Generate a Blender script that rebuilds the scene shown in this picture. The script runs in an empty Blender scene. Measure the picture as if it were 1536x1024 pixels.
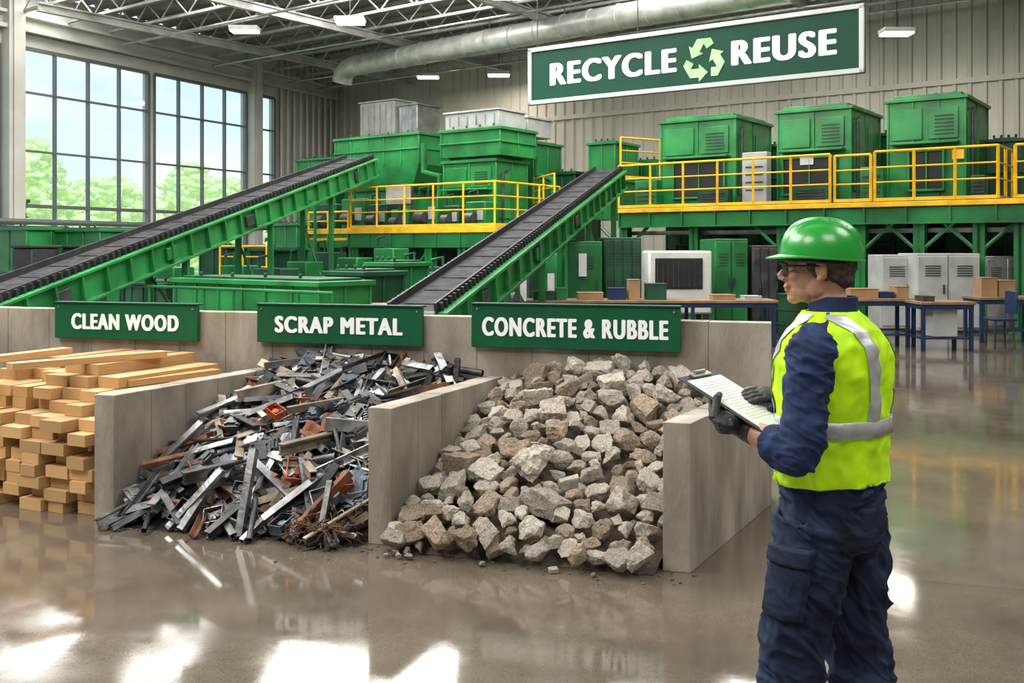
import bpy, bmesh, math, random
from mathutils import Vector as V, Matrix, noise
random.seed(11)
FO=1500.0; CX=768.0; HZ=372.0; CH=1.75
sc=bpy.context.scene
Z=V((0,0,1))
def W(px,py,D): return V(((px-CX)/FO*D, D, CH-(py-HZ)/FO*D))
# ---------------- materials
def mat(name,col,rough=.5,metal=0.,var=.12,scale=4.,bump=.0,bscale=30.,col2=None,rand=0.,stretch=None,emit=0,spec=.5,coat=0,bd=.02):
    m=bpy.data.materials.new(name); m.use_nodes=True
    nt=m.node_tree; N=nt.nodes; L=nt.links; b=N['Principled BSDF']
    b.inputs['Roughness'].default_value=rough; b.inputs['Metallic'].default_value=metal
    b.inputs['Specular IOR Level'].default_value=spec
    b.inputs['Coat Weight'].default_value=coat; b.inputs['Coat Roughness'].default_value=.12
    tc=N.new('ShaderNodeTexCoord'); src=tc.outputs['Object']
    if stretch:
        mp=N.new('ShaderNodeMapping'); mp.inputs['Scale'].default_value=stretch; L.new(src,mp.inputs[0]); src=mp.outputs[0]
    n=N.new('ShaderNodeTexNoise'); n.inputs['Scale'].default_value=scale; n.inputs['Detail'].default_value=6
    L.new(src,n.inputs['Vector'])
    cr=N.new('ShaderNodeValToRGB')
    c2=col2 if col2 else tuple(min(1,c*(1+var*2.2)) for c in col)
    c1=tuple(c*(1-var) for c in col)
    cr.color_ramp.elements[0].position=.32; cr.color_ramp.elements[1].position=.68
    cr.color_ramp.elements[0].color=(*c1,1); cr.color_ramp.elements[1].color=(*c2,1)
    L.new(n.outputs[0],cr.inputs[0]); out=cr.outputs[0]
    if rand:
        oi=N.new('ShaderNodeObjectInfo'); mr=N.new('ShaderNodeMapRange'); mr.inputs[3].default_value=1-rand; mr.inputs[4].default_value=1+rand
        L.new(oi.outputs['Random'],mr.inputs[0])
        mx=N.new('ShaderNodeVectorMath'); mx.operation='SCALE'; L.new(out,mx.inputs[0]); L.new(mr.outputs[0],mx.inputs['Scale']); out=mx.outputs[0]
    L.new(out,b.inputs['Base Color'])
    if bump:
        n2=N.new('ShaderNodeTexNoise'); n2.inputs['Scale'].default_value=bscale; n2.inputs['Detail'].default_value=6; L.new(src,n2.inputs['Vector'])
        bp=N.new('ShaderNodeBump'); bp.inputs['Strength'].default_value=bump; bp.inputs['Distance'].default_value=bd
        L.new(n2.outputs[0],bp.inputs['Height']); L.new(bp.outputs[0],b.inputs['Normal'])
    if emit:
        b.inputs['Emission Color'].default_value=(*col,1); b.inputs['Emission Strength'].default_value=emit
    return m
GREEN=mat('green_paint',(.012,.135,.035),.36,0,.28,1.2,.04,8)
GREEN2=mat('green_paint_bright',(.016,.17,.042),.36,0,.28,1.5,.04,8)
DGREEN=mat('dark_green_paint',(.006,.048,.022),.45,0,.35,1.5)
YEL=mat('yellow_paint',(.78,.43,.012),.4,0,.15,3)
BLK=mat('black_rubber',(.014,.015,.017),.55,0,.4,8,.2,30)
BELT=mat('conveyor_belt_rubber',(.020,.020,.022),.75,0,.6,6,.2,20,spec=.25)
DARK=mat('dark_interior',(.008,.010,.009),.6,0,.3,3)
STEEL=mat('galvanised_steel',(.36,.37,.37),.38,.75,.2,3)
DUCTM=mat('duct_zinc',(.50,.50,.48),.42,.35,.15,3)
GREY=mat('grey_enamel',(.36,.37,.36),.45,0,.14,2)
WHITE=mat('white_enamel',(.58,.59,.56),.4,0,.08,2)
DGREY=mat('dark_grey_metal',(.05,.052,.055),.45,.4,.3,4)
CONC=mat('bunker_concrete',(.25,.218,.175),.85,0,.28,3.0,.3,45,col2=(.44,.395,.33),stretch=(1,1,.45))
WALLM=mat('cladding_metal',(.54,.515,.45),.6,0,.08,.8,stretch=(1,1,.3))
CEILM=mat('roof_deck_metal',(.24,.235,.22),.6,.0,.2,.8)
TRUSSM=mat('truss_paint',(.30,.295,.275),.5,0,.2,2)
PIER=mat('pier_paint',(.52,.51,.47),.6,0,.08,1)
FRAME=mat('window_frame',(.14,.15,.15),.4,.2,.06,1)
SGREEN=mat('sign_green',(.006,.090,.036),.5,0,.08,2,spec=.25)
SGREEN2=mat('sign_dark_green',(.003,.055,.030),.5,0,.08,1,spec=.25)
SWHITE=mat('sign_white',(.85,.86,.84),.5,0,.02,1,emit=.12)
LGREEN=mat('symbol_pale_green',(.36,.64,.30),.5,0,.2,3)
WOOD=mat('sawn_pine',(.42,.205,.065),.7,0,.32,2.6,.2,25,col2=(.74,.48,.22),rand=.24,stretch=(1.2,20,20))
LAMPM=mat('lamp_diffuser',(1,.97,.9),.4,0,0,1,emit=9)
FILLM=mat('added_fill_panel',(.95,.98,1),.4,0,0,1,emit=1.5)  # glowing face of the added, unseen ceiling fill panels
NAVY=mat('navy_cotton',(.012,.020,.046),.85,0,.25,14,.25,300,bd=.002,spec=.25)
NAVY2=mat('navy_shirt_cotton',(.010,.022,.068),.8,0,.25,14,.25,300,bd=.002,spec=.3)
HIVIS=mat('hi_vis_fabric',(.44,.76,.005),.65,0,.08,9,.2,300,emit=.05,bd=.002,spec=.3)
REFL=mat('reflective_tape',(.42,.44,.46),.4,.3,.1,20,.1,200,bd=.002)
SKIN=mat('skin',(.44,.225,.155),.5,0,.14,14,.1,200,bd=.002,spec=.35)
HAIR=mat('short_hair',(.050,.038,.030),.85,0,.5,60,.6,200,col2=(.13,.11,.095),bd=.004)
HAT=mat('hard_hat_plastic',(.015,.30,.035),.30,0,.05,3,coat=.3)
GLOVE=mat('black_glove',(.016,.017,.019),.6,0,.3,30,.3,120,bd=.003)
PAPER=mat('paper',(.72,.73,.74),.6,0,.03,30)
CARD=mat('cardboard',(.30,.18,.09),.8,0,.12,4)
BLUEM=mat('blue_steel',(.012,.030,.085),.4,.2,.15,3)
TOPM=mat('bench_top',(.20,.13,.075),.5,0,.2,4)
BOOT=mat('boot_leather',(.05,.035,.025),.6,0,.3,10)
GLASSD=mat('tinted_lens',(.02,.02,.022),.08,0,0,1)
TRUNK=mat('bark',(.10,.07,.045),.9,0,.3,4)
HAZE_LEAF=mat('hazed_foliage',(.46,.60,.30),.95,0,.15,1.0,.2,6,col2=(.66,.78,.48),bd=.1,emit=.42,spec=.05)  # pale colour and glow put distance haze into the leaves
GRASS=mat('grass',(.40,.55,.22),.9,0,.2,.4)
ROCKA=mat('broken_concrete',(.30,.262,.212),.92,0,.22,14,.7,30,col2=(.50,.455,.39),rand=.32)
ROCKB=mat('brown_rubble',(.20,.15,.105),.95,0,.25,14,.7,30,col2=(.36,.285,.21),rand=.28)
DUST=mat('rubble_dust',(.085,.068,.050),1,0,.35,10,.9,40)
SCR=[mat('scrap_bright_steel',(.26,.265,.27),.36,.8,.5,7,.25,25,rand=.4),
     mat('scrap_dark_steel',(.030,.031,.034),.42,.4,.5,6,.25,25,rand=.6),
     mat('scrap_grey_steel',(.11,.11,.112),.42,.6,.5,6,.25,25,rand=.5),
     mat('scrap_tan_metal',(.19,.155,.115),.6,.3,.5,6,.25,25,rand=.35),
     mat('scrap_rust',(.12,.048,.022),.8,.1,.5,10,.3,30,rand=.4),
     mat('scrap_blue_steel',(.05,.068,.09),.4,.4,.4,6,.15,25,rand=.4),
     mat('scrap_orange',(.38,.075,.015),.55,.1,.4,6,.15,25,rand=.2)]
WIRE=mat('rusty_wire',(.085,.042,.02),.8,.2,.3,20)
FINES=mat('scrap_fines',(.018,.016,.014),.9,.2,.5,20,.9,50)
GL=bpy.data.materials.new('window_glass'); GL.use_nodes=True
nt=GL.node_tree; nt.nodes.clear(); o_=nt.nodes.new('ShaderNodeOutputMaterial'); mx=nt.nodes.new('ShaderNodeMixShader')
tr=nt.nodes.new('ShaderNodeBsdfTransparent'); gl=nt.nodes.new('ShaderNodeBsdfGlossy'); gl.inputs['Roughness'].default_value=.03
tr.inputs[0].default_value=(.93,.97,.98,1); mx.inputs[0].default_value=.04
nt.links.new(tr.outputs[0],mx.inputs[1]); nt.links.new(gl.outputs[0],mx.inputs[2]); nt.links.new(mx.outputs[0],o_.inputs[0])
# floor
FL=bpy.data.materials.new('polished_concrete_floor'); FL.use_nodes=True
nt=FL.node_tree; N=nt.nodes; L=nt.links; b=N['Principled BSDF']
tc=N.new('ShaderNodeTexCoord')
def nz(sc_,de,ro=.5,di=0):
    n=N.new('ShaderNodeTexNoise'); n.inputs['Scale'].default_value=sc_; n.inputs['Detail'].default_value=de; n.inputs['Roughness'].default_value=ro; n.inputs['Distortion'].default_value=di; L.new(tc.outputs['Object'],n.inputs['Vector']); return n
n1=nz(.9,12,.72); n2=nz(90,4,.7); n3=nz(3.5,8,.6)
cr=N.new('ShaderNodeValToRGB'); cr.color_ramp.elements[0].position=.30; cr.color_ramp.elements[1].position=.72
cr.color_ramp.elements[0].color=(.066,.051,.037,1); cr.color_ramp.elements[1].color=(.165,.138,.106,1)
L.new(n1.outputs[0],cr.inputs[0])
mm=N.new('ShaderNodeMixRGB'); mm.blend_type='OVERLAY'; mm.inputs[0].default_value=.6; L.new(cr.outputs[0],mm.inputs[1]); L.new(n2.outputs[0],mm.inputs[2])
br=N.new('ShaderNodeTexBrick'); br.offset=0; br.inputs['Scale'].default_value=1; br.inputs['Brick Width'].default_value=9; br.inputs['Row Height'].default_value=5
br.inputs['Mortar Size'].default_value=.004; br.inputs['Color1'].default_value=(1,1,1,1); br.inputs['Color2'].default_value=(1,1,1,1); br.inputs['Mortar'].default_value=(.5,.48,.45,1)
mp=N.new('ShaderNodeMapping'); mp.inputs['Rotation'].default_value=(0,0,.29); mp.inputs['Location'].default_value=(4.6,-.65,0); L.new(tc.outputs['Object'],mp.inputs[0]); L.new(mp.outputs[0],br.inputs['Vector'])
m2=N.new('ShaderNodeMixRGB'); m2.blend_type='MULTIPLY'; m2.inputs[0].default_value=1; L.new(mm.outputs[0],m2.inputs[1]); L.new(br.outputs[0],m2.inputs[2]); L.new(m2.outputs[0],b.inputs['Base Color'])
rr=N.new('ShaderNodeMapRange'); rr.inputs[1].default_value=.35; rr.inputs[2].default_value=.68; rr.inputs[3].default_value=.05; rr.inputs[4].default_value=.13; L.new(n3.outputs[0],rr.inputs[0]); L.new(rr.outputs[0],b.inputs['Roughness'])
bp=N.new('ShaderNodeBump'); bp.inputs['Strength'].default_value=.05; bp.inputs['Distance'].default_value=.006; L.new(n3.outputs[0],bp.inputs['Height']); L.new(bp.outputs[0],b.inputs['Normal'])
b.inputs['Specular IOR Level'].default_value=1.0
b.inputs['IOR'].default_value=1.6

# ---------------- geometry builder
class G:
    def __init__(s): s.v=[]; s.f=[]; s.m=[]; s.cm=0
    def add(s,vs,fs):
        o=len(s.v); s.v+= [V(x) for x in vs]
        for f in fs: s.f.append([i+o for i in f]); s.m.append(s.cm)
        return s
    def box(s,o,A,B,C):
        o=V(o);A=V(A);B=V(B);C=V(C)
        return s.add([o,o+A,o+A+B,o+B,o+C,o+A+C,o+A+B+C,o+B+C],[(0,3,2,1),(4,5,6,7),(0,1,5,4),(1,2,6,5),(2,3,7,6),(3,0,4,7)])
    def cb(s,c,A,B,C):
        A=V(A);B=V(B);C=V(C); return s.box(V(c)-A/2-B/2-C/2,A,B,C)
    def ring(s,rings,caps=True):
        n=len(rings[0]); vs=[p for r in rings for p in r]; fs=[]
        for i in range(len(rings)-1):
            for j in range(n):
                k=(j+1)%n; fs.append((i*n+j,i*n+k,(i+1)*n+k,(i+1)*n+j))
        if caps: fs.append(tuple(range(n))[::-1]); fs.append(tuple((len(rings)-1)*n+j for j in range(n)))
        return s.add(vs,fs)
    def tube(s,pts,rs,n=12,flat=1.,up=Z):
        pts=[V(p) for p in pts]
        if not isinstance(rs,(list,tuple)): rs=[rs]*len(pts)
        rings=[]; pu=None
        for i,p in enumerate(pts):
            d=(pts[min(i+1,len(pts)-1)]-pts[max(i-1,0)]).normalized()
            if pu is None:
                a=up if abs(d.dot(up))<.95 else V((1,0,0))
                x=d.cross(a).normalized()
            else: x=(pu-d*pu.dot(d)).normalized()
            pu=x; y=d.cross(x).normalized()
            rings.append([p+(x*math.cos(t)+y*math.sin(t)*flat)*rs[i] for t in [2*math.pi*j/n for j in range(n)]])
        return s.ring(rings)
    def cyl(s,a,b,r,r2=None,n=12): return s.tube([a,b],[r,r if r2 is None else r2],n)
    def ell(s,c,r,M=None,nu=16,nv=10):
        c=V(c); vs=[];fs=[]
        for i in range(1,nv):
            ph=math.pi*i/nv
            for j in range(nu):
                th=2*math.pi*j/nu
                p=V((r[0]*math.sin(ph)*math.cos(th),r[1]*math.sin(ph)*math.sin(th),r[2]*math.cos(ph)))
                vs.append(c+(M@p if M else p))
        t=V((0,0,r[2])); vs.append(c+(M@t if M else t)); vs.append(c-(M@t if M else t))
        T_=len(vs)-2
        for i in range(nv-2):
            for j in range(nu):
                k=(j+1)%nu; fs.append((i*nu+j,(i+1)*nu+j,(i+1)*nu+k,i*nu+k))
        for j in range(nu):
            k=(j+1)%nu; fs.append((T_,j,k)); fs.append((T_+1,(nv-2)*nu+k,(nv-2)*nu+j))
        return s.add(vs,fs)
    def prism(s,poly,o,ax,ay,ex):
        o=V(o);ax=V(ax);ay=V(ay);ex=V(ex); n=len(poly)
        a=[o+ax*p[0]+ay*p[1] for p in poly]; b=[p+ex for p in a]
        fs=[tuple(range(n))[::-1],tuple(range(n,2*n))]+[(i,(i+1)%n,n+(i+1)%n,n+i) for i in range(n)]
        return s.add(a+b,fs)
    def grid(s,P,nu,nv):
        vs=[P(i/nu,j/nv) for j in range(nv+1) for i in range(nu+1)]
        return s.add(vs,[(j*(nu+1)+i,j*(nu+1)+i+1,(j+1)*(nu+1)+i+1,(j+1)*(nu+1)+i) for j in range(nv) for i in range(nu)])
def mesh(name,g,mats,base=V((0,0,0)),smooth=True,ang=35):
    me=bpy.data.meshes.new(name); me.from_pydata([tuple(p-base) for p in g.v],[],g.f)
    bm=bmesh.new(); bm.from_mesh(me); bmesh.ops.recalc_face_normals(bm,faces=bm.faces); bm.to_mesh(me); bm.free()
    if not isinstance(mats,(list,tuple)): mats=[mats]
    for m in mats: me.materials.append(m)
    if len(mats)>1:
        for p,i in zip(me.polygons,g.m): p.material_index=i
    if smooth:
        for p in me.polygons: p.use_smooth=True
        me.set_sharp_from_angle(angle=math.radians(ang))
    return me
def link(o): sc.collection.objects.link(o); return o
def tag(o,label=None,cat=None,group=None,kind=None):
    if label:o['label']=label
    if cat:o['category']=cat
    if group:o['group']=group
    if kind:o['kind']=kind
    return o
def bev(o,w,seg=2):
    if w:
        m=o.modifiers.new('bevel','BEVEL'); m.width=w; m.segments=seg; m.limit_method='ANGLE'; m.angle_limit=math.radians(40)
    return o
def solo(name,g,m,label,cat,base=None,bevel=0,group=None,kind=None,smooth=True,ang=35):
    if base is None:
        base=sum(g.v,V((0,0,0)))/len(g.v); base.z=min(p.z for p in g.v)
    base=V(base); o=bpy.data.objects.new(name,mesh(name,g,m,base,smooth,ang)); o.location=base; link(o); bev(o,bevel)
    return tag(o,label,cat,group,kind)
def struct(name,g,m,smooth=False):
    o=bpy.data.objects.new(name,mesh(name,g,m,V((0,0,0)),smooth)); link(o); o['kind']='structure'; return o
class T:
    def __init__(s,name,label,cat,base,group=None):
        s.base=V(base); s.o=bpy.data.objects.new(name,None); s.o.empty_display_size=.2; s.o.location=s.base; link(s.o); tag(s.o,label,cat,group)
    def part(s,name,g,m,bevel=0,parent=None,label=None,kind=None,ang=35):
        o=bpy.data.objects.new(name,mesh(name,g,m,s.base,True,ang)); o.parent=parent or s.o; link(o); bev(o,bevel); tag(o,label,kind=kind); return o
def textmesh(s,c,ax,az,w,h,ex,m,base,parent,bold=.033,name='lettering'):
    cu=bpy.data.curves.new('t','FONT'); cu.body=s; cu.size=1; cu.extrude=.01; cu.space_character=1.19
    ob=bpy.data.objects.new('t',cu); link(ob); bpy.context.view_layer.update()
    m0=bpy.data.meshes.new_from_object(ob.evaluated_get(bpy.context.evaluated_depsgraph_get())); bpy.data.objects.remove(ob)
    vs=[v.co.copy() for v in m0.vertices]; fs=[list(p.vertices) for p in m0.polygons]
    xs=[v.x for v in vs]; ys=[v.y for v in vs]; x0,x1,y0,y1=min(xs),max(xs),min(ys),max(ys)
    ax=V(ax).normalized(); az=V(az).normalized(); nn=ax.cross(az); V_=[];F=[]
    k=0
    for dx,dy in ((0,0),(-1,0),(1,0),(-2,0),(2,0),(-1.3,.6),(1.3,.6),(-1.3,-.6),(1.3,-.6),(0,.6),(0,-.6)):
        o=len(V_)
        for v in vs:
            X=(v.x+dx*bold-(x0+x1)/2)/(x1-x0+2*bold)*w; Y=(v.y+dy*bold-(y0+y1)/2)/(y1-y0)*h
            V_.append(tuple(V(c)+ax*X+az*Y+nn*(v.z/.01*ex+k*.0001)-base))
        F+=[[i+o for i in f] for f in fs]; k+=1
    me=bpy.data.meshes.new(name); me.from_pydata(V_,[],F); me.materials.append(m)
    o=bpy.data.objects.new(name,me); o.parent=parent; link(o); return o
# ---------------- machinery frame
an=math.atan(.735); U=V((math.cos(an),-math.sin(an),0)); VV=V((math.sin(an),math.cos(an),0)); O=V((10.0,20.8,0))
def Mp(s,t,z=0): return O+U*s+VV*t+Z*z
def sM(px,t):
    k=(px-CX)/FO; return (O.y*k+VV.y*k*t-O.x-VV.x*t)/(U.x-U.y*k)
def zM(px,py,t): 
    return CH-(py-HZ)/FO*Mp(sM(px,t),t).y
def sWall(t): return (.5*(O.y+VV.y*t)-30.31-O.x-VV.x*t)/(U.x-.5*U.y)
WD=V((.4472,.8944,0)); BT=9.0
W0=Mp(sWall(BT),BT)
CEIL=9.7
# ---------------- shell
g=G(); WL=[W0-WD*62,W0,Mp(14,BT),Mp(14,BT)-WD*40]; g.add(WL,[(0,1,2,3)]); struct('floor',g,FL)
def corr(g,a,b,z0,z1,nrm,per=.42,dep=.06):
    a=V(a);b=V(b);L_=(b-a).length;d=(b-a)/L_;n=int(L_/per); pts=[]
    for i in range(n):
        x=i*per
        for q,h in ((0,0),(.62,0),(.7,1),(.92,1)): pts.append(a+d*(x+q*per)+nrm*dep*h)
    pts.append(b); m=len(pts)
    g.add([p+Z*z0 for p in pts]+[p+Z*z1 for p in pts],[(i,i+1,m+i+1,m+i) for i in range(m-1)])
g=G(); corr(g,W0,Mp(14,BT),0,CEIL,-VV); g.box(W0+VV*.02,Mp(14,BT)-W0,VV*.15,Z*CEIL)
g.box(W0-VV*.12+Z*6.6,Mp(14,BT)-W0,VV*.12,Z*.16)
struct('wall_back',g,WALLM)
g=G(); a=Mp(14,BT); corr(g,a-WD*40,a,0,CEIL,V((-.894,.447,0))); g.box(a-WD*40,WD*40,V((.15,0,0)),Z*CEIL); struct('wall_right',g,WALLM)
g=G(); corr(g,WL[0],WL[3],0,CEIL,V((0,1,0))); g.box(WL[0]-V((0,.3,0)),WL[3]-WL[0],V((0,.25,0)),Z*CEIL); struct('wall_front',g,WALLM)
g=G(); pts=[];P=.6
a=W0-WD*62; n=int(62/P); W_=Mp(14,BT)-W0
for i in range(n):
    for q,h in ((0,0),(.55,0),(.62,1),(.93,1)): pts.append(a+WD*((i+q)*P)+Z*(CEIL+.08*h))
pts.append(W0+Z*CEIL); m_=len(pts)
g.add(pts+[p+W_ for p in pts],[(i,i+1,m_+i+1,m_+i) for i in range(m_-1)])
g.box(a+Z*(CEIL+.12),W_,WD*62,Z*.1)
struct('ceiling',g,CEILM)
IN=V((.8944,-.4472,0))
def Wr(r,z=0,i=0): return W0-WD*r+Z*z+IN*i
wins=[(4.4,5.45,1),(6.1,10.85,4),(11.1,16.2,4),(16.9,22,4),(22.7,28,4),(28.7,34,4),(34.7,40,4),(40.7,46,4),(46.7,52,4)]
ZB,ZT=.5,7.9
g=G()
def wallpiece(r0,r1,z0,z1,th=.3,i0=-.3): g.box(Wr(r1,z0,i0),WD*(r1-r0),IN*th,Z*(z1-z0))
wallpiece(0,62,0,ZB); wallpiece(0,62,ZT,CEIL)
pr=0
for a_,b_,c_ in wins: wallpiece(pr,a_,ZB,ZT); pr=b_
wallpiece(pr,62,ZB,ZT)
corr(g,Wr(4.3),Wr(0),0,CEIL,IN,.42,.05)
struct('wall_left',g,PIER)
for i,(a_,b_,c_) in enumerate(wins):
    g=G()
    rows=[ZB,1.6,3.05,4.75,6.55,ZT]
    for j in range(c_+1):
        r=a_+(b_-a_)*j/c_; w=.12 if j in(0,c_) else .06
        g.box(Wr(r+w/2,ZB,-.12),WD*w,IN*.14,Z*(ZT-ZB))
    for z in rows: 
        w=.11 if z in (3.05,ZB,ZT) else .06
        g.box(Wr(b_,z-w/2,-.115),WD*(b_-a_),IN*.13,Z*w)
    g.cm=1; g.box(Wr(b_,ZB,-.07),WD*(b_-a_),IN*.012,Z*(ZT-ZB))
    struct('window_%d'%(i+1),g,[FRAME,GL])
n=1
for r,w in ((5.78,.5),(16.55,.55),(22.35,.5),(28.35,.5),(34.35,.5)):
    g=G(); g.box(Wr(r+w/2,0,0),WD*w,IN*.35,Z*CEIL); g.box(Wr(r+w/2-.12,0,.35),WD*(w-.24),IN*.06,Z*CEIL); struct('trim_%d'%n,g,PIER); n+=1
g=G(); g.box(Wr(61.5,8.35,0),WD*61.2,IN*.28,Z*.12); g.box(Wr(61.5,8.35,0),WD*61.2,IN*.06,Z*.5); g.box(Wr(61.5,8.8,0),WD*61.2,IN*.28,Z*.1); struct('trim_%d'%n,g,PIER); n+=1
g=G(); g.tube([Wr(60,2.55,.4),Wr(.5,2.55,.4)],.09,8); struct('trim_%d'%n,g,FRAME)
k=len(wins)+1
FILLS=[]
for (x,y,sx,sy,en) in [(-13.4,29,1.5,5,130),(-9.6,28.5,1.5,5,130),(-9,15,6,8,1250),(-1,19,5,7,750),(-4,27.5,5,5.5,750),(5,25,5,5.5,650),(9,17,4,7,420),(-8,6,5,7,1050),(0,10,4,5,400),(7,4,4,6,380),(-6,-1,4,4,420),(2,-3,4,4,260)]:
    g=G(); c=V((x,y,CEIL-.06)); g.cb(c,(sx+.3,0,0),(0,sy+.3,0),(0,0,.08)); g.cm=1
    for q in range(3): g.cb(c-Z*.05+V((0,(q-1)*sy/3,0)),(sx,0,0),(0,sy/3-.12,0),(0,0,.03))
    struct('window_%d'%k,g,[PIER,FILLM]); k+=1; FILLS.append((x,y,sx,sy,en))  # added fill panel above the view; shares the window numbering, no real window
for i,t in enumerate([-7,-5.4,-3.8,-2.2,-.6,1,2.6,4.2,5.8,7.4]):
    s0=sWall(t)+.3; s1=13; g=G(); zt,zb=9.55,8.9
    g.box(Mp(s0,t-.05,zt),U*(s1-s0),VV*.1,Z*.1); g.box(Mp(s0,t-.05,zb),U*(s1-s0),VV*.1,Z*.08)
    x=s0; up=False
    while x<s1-.7:
        g.cyl(Mp(x,t,zt if up else zb+.05),Mp(x+.7,t,zb+.05 if up else zt),.025,n=5); x+=.7; up=not up
    solo('roof_truss',g,TRUSSM,'grey open-web steel roof truss under the metal roof deck','roof truss',group='open-web roof trusses')
for s in (-24,-19,-13,-6,1,8):
    g=G(); g.box(Mp(s,-7.5,8.6),U*.16,VV*16.2,Z*.06); g.box(Mp(s+.06,-7.5,8.64),U*.04,VV*16.2,Z*.2); g.box(Mp(s,-7.5,8.82),U*.16,VV*16.2,Z*.05)
    solo('roof_girder',g,TRUSSM,'grey steel roof girder carrying the trusses','roof girder',group='steel roof girders')
for t in (-4,.2,4.4,6.2):
    g=G(); g.tube([Mp(sWall(t)+.6,t+.4,8.5),Mp(12,t+.4,8.5)],.04,8)
    solo('ceiling_pipe',g,STEEL,'thin galvanised service pipe under the roof trusses','pipe',group='ceiling service pipes')
zd=8.3; A0=V((-6.0,36.2,zd)); A1=V((7.4,24.6,zd)); dd=(A1-A0).normalized(); Ld=(A1-A0).length
d=T('air_duct','large round galvanised spiral air duct hung under the roof','air duct',(A0+A1)/2-Z*.35)
pts=[A0-dd*.25-Z*.55,A0-dd*.15-Z*.25,A0+dd*.1-Z*.06,A0+dd*.5]+[A0+dd*x for x in range(1,int(Ld)+1)]
dp=d.part('duct_pipe',G().tube(pts,.36,20),DUCTM)
x=1
while x<Ld:
    d.part('duct_joint',G().tube([A0+dd*(x-.04),A0+dd*(x+.04)],.382,20),DUCTM,parent=dp)
    if x%3==1: d.part('hanger_rod',G().cyl(A0+dd*x+Z*.34,V(((A0+dd*x).x,(A0+dd*x).y,CEIL)),.02,n=6),DGREY,parent=dp)
    x+=1
for (px,py) in [(367,48),(525,35),(642,117),(748,114),(1345,52),(762,-3)]:
    D=min(6.45*FO/(HZ-py),27 if px>1000 else 99); c=W(px,py,D)
    l=T('high_bay_lamp','lit rectangular high-bay lamp hanging under the roof','ceiling lamp',c,group='high-bay ceiling lamps')
    l.part('lamp_housing',G().cb(c+Z*.1,(.85,0,0),(0,.5,0),(0,0,.12)),WHITE,.02)
    l.part('lamp_diffuser',G().cb(c+Z*.02,(.78,0,0),(0,.44,0),(0,0,.05)),LAMPM)
    l.part('suspension_cable',G().cyl(c+Z*.15,V((c.x,c.y,CEIL)),.012,n=5),DGREY)
    ld=bpy.data.lights.new('lamp','AREA'); ld.energy=50; ld.size=.7; ld.color=(1,.9,.76); lo=bpy.data.objects.new('lamp_light',ld); lo.location=c-Z*.04; link(lo)
# ---------------- bunkers
fd=V((.955,-.297,0)).normalized()
R=[(V((-2.55,6.40,0)),V((-1.86,7.87,0))),(V((-.71,5.88,0)),V((-.065,7.36,0))),(V((.96,5.38,0)),V((1.77,6.83,0)))]
TH=.15
def concwall(name,a,b,thv,h,label,seg=.36):
    a=V(a);b=V(b); L_=(b-a).length; n=max(1,round(L_/seg)); d=(b-a)/L_; w=L_/n; g=G()
    for i in range(n): g.box(a+d*(i*w+.0015),d*(w-.003),thv,Z*(h-(.002 if i%2 else 0)))
    g.box(a+d*.01+thv*.04,d*(L_-.02),thv*.92,Z*(h-.006))
    return solo(name,g,CONC,label,'concrete wall',bevel=.004,smooth=False)
wd=V((1,-.286,0)).normalized(); wn=V((wd.y,-wd.x,0))
BWR=V((1.77,6.83,0)); BWL=BWR-wd*7.6
concwall('concrete_barrier',BWL,BWR,-wn*.16,1.24,'tall weathered grey concrete wall closing the storage bays',.42)
HP=.807
lab=['low grey concrete divider between lumber and scrap metal','low grey concrete divider between scrap metal and rubble','low grey concrete end wall beside the rubble pile']
for i,(f,b_) in enumerate(R):
    e=(b_-f).normalized(); concwall('concrete_divider',f,b_-e*.01,-fd*TH,HP,lab[i],.3)
f0=V((-4.95,7.05,0)); concwall('concrete_divider',f0,f0+V((.62,1.32,0)),-fd*TH,HP,'low grey concrete divider beyond the lumber stack')
def bwx(px):
    k=(px-CX)/FO; c=BWR.y+.286*BWR.x; x=c*k/(1+.286*k); return V((x,c-.286*x,0))
def wallsign(txt,pl,pr,pt,pb,wt,ht,lab):
    a=bwx(pl);b=bwx(pr); D=(a.y+b.y)/2-.03; zt=CH-(pt-HZ)/FO*D; zb=CH-(pb-HZ)/FO*D; off=wn*.012
    c=(a+b)/2+off; c.z=zb; s=T('bay_sign',lab,'sign',c)
    s.part('sign_board',G().box(a+off+Z*zb,b-a,wn*.035,Z*(zt-zb)),SGREEN,.004)
    s.part('top_rail',G().box(a+off-wn*.05+Z*zt,b-a,wn*.095,Z*.014),SGREEN2,.003)
    cc=(a+b)/2+off+wn*.037+Z*((zt+zb)/2-.002); Wd=(b-a).length
    textmesh(txt,cc,b-a,Z,Wd*wt,(zt-zb)*ht,.003,SWHITE,s.base,s.o)
    for q in (.03,.97): s.part('bolt',G().cyl(a+off+(b-a)*q+wn*.035+Z*(zt-.03),a+off+(b-a)*q+wn*.042+Z*(zt-.03),.008,n=8),STEEL)
wallsign('CLEAN WOOD',88,301,456,509,.745,.43,'green wall sign reading CLEAN WOOD in white capitals')
wallsign('SCRAP METAL',390,637,459,516,.765,.42,'green wall sign reading SCRAP METAL in white capitals')
wallsign('CONCRETE & RUBBLE',710,1022,459,524,.885,.42,'green wall sign reading CONCRETE & RUBBLE in white capitals')
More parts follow.
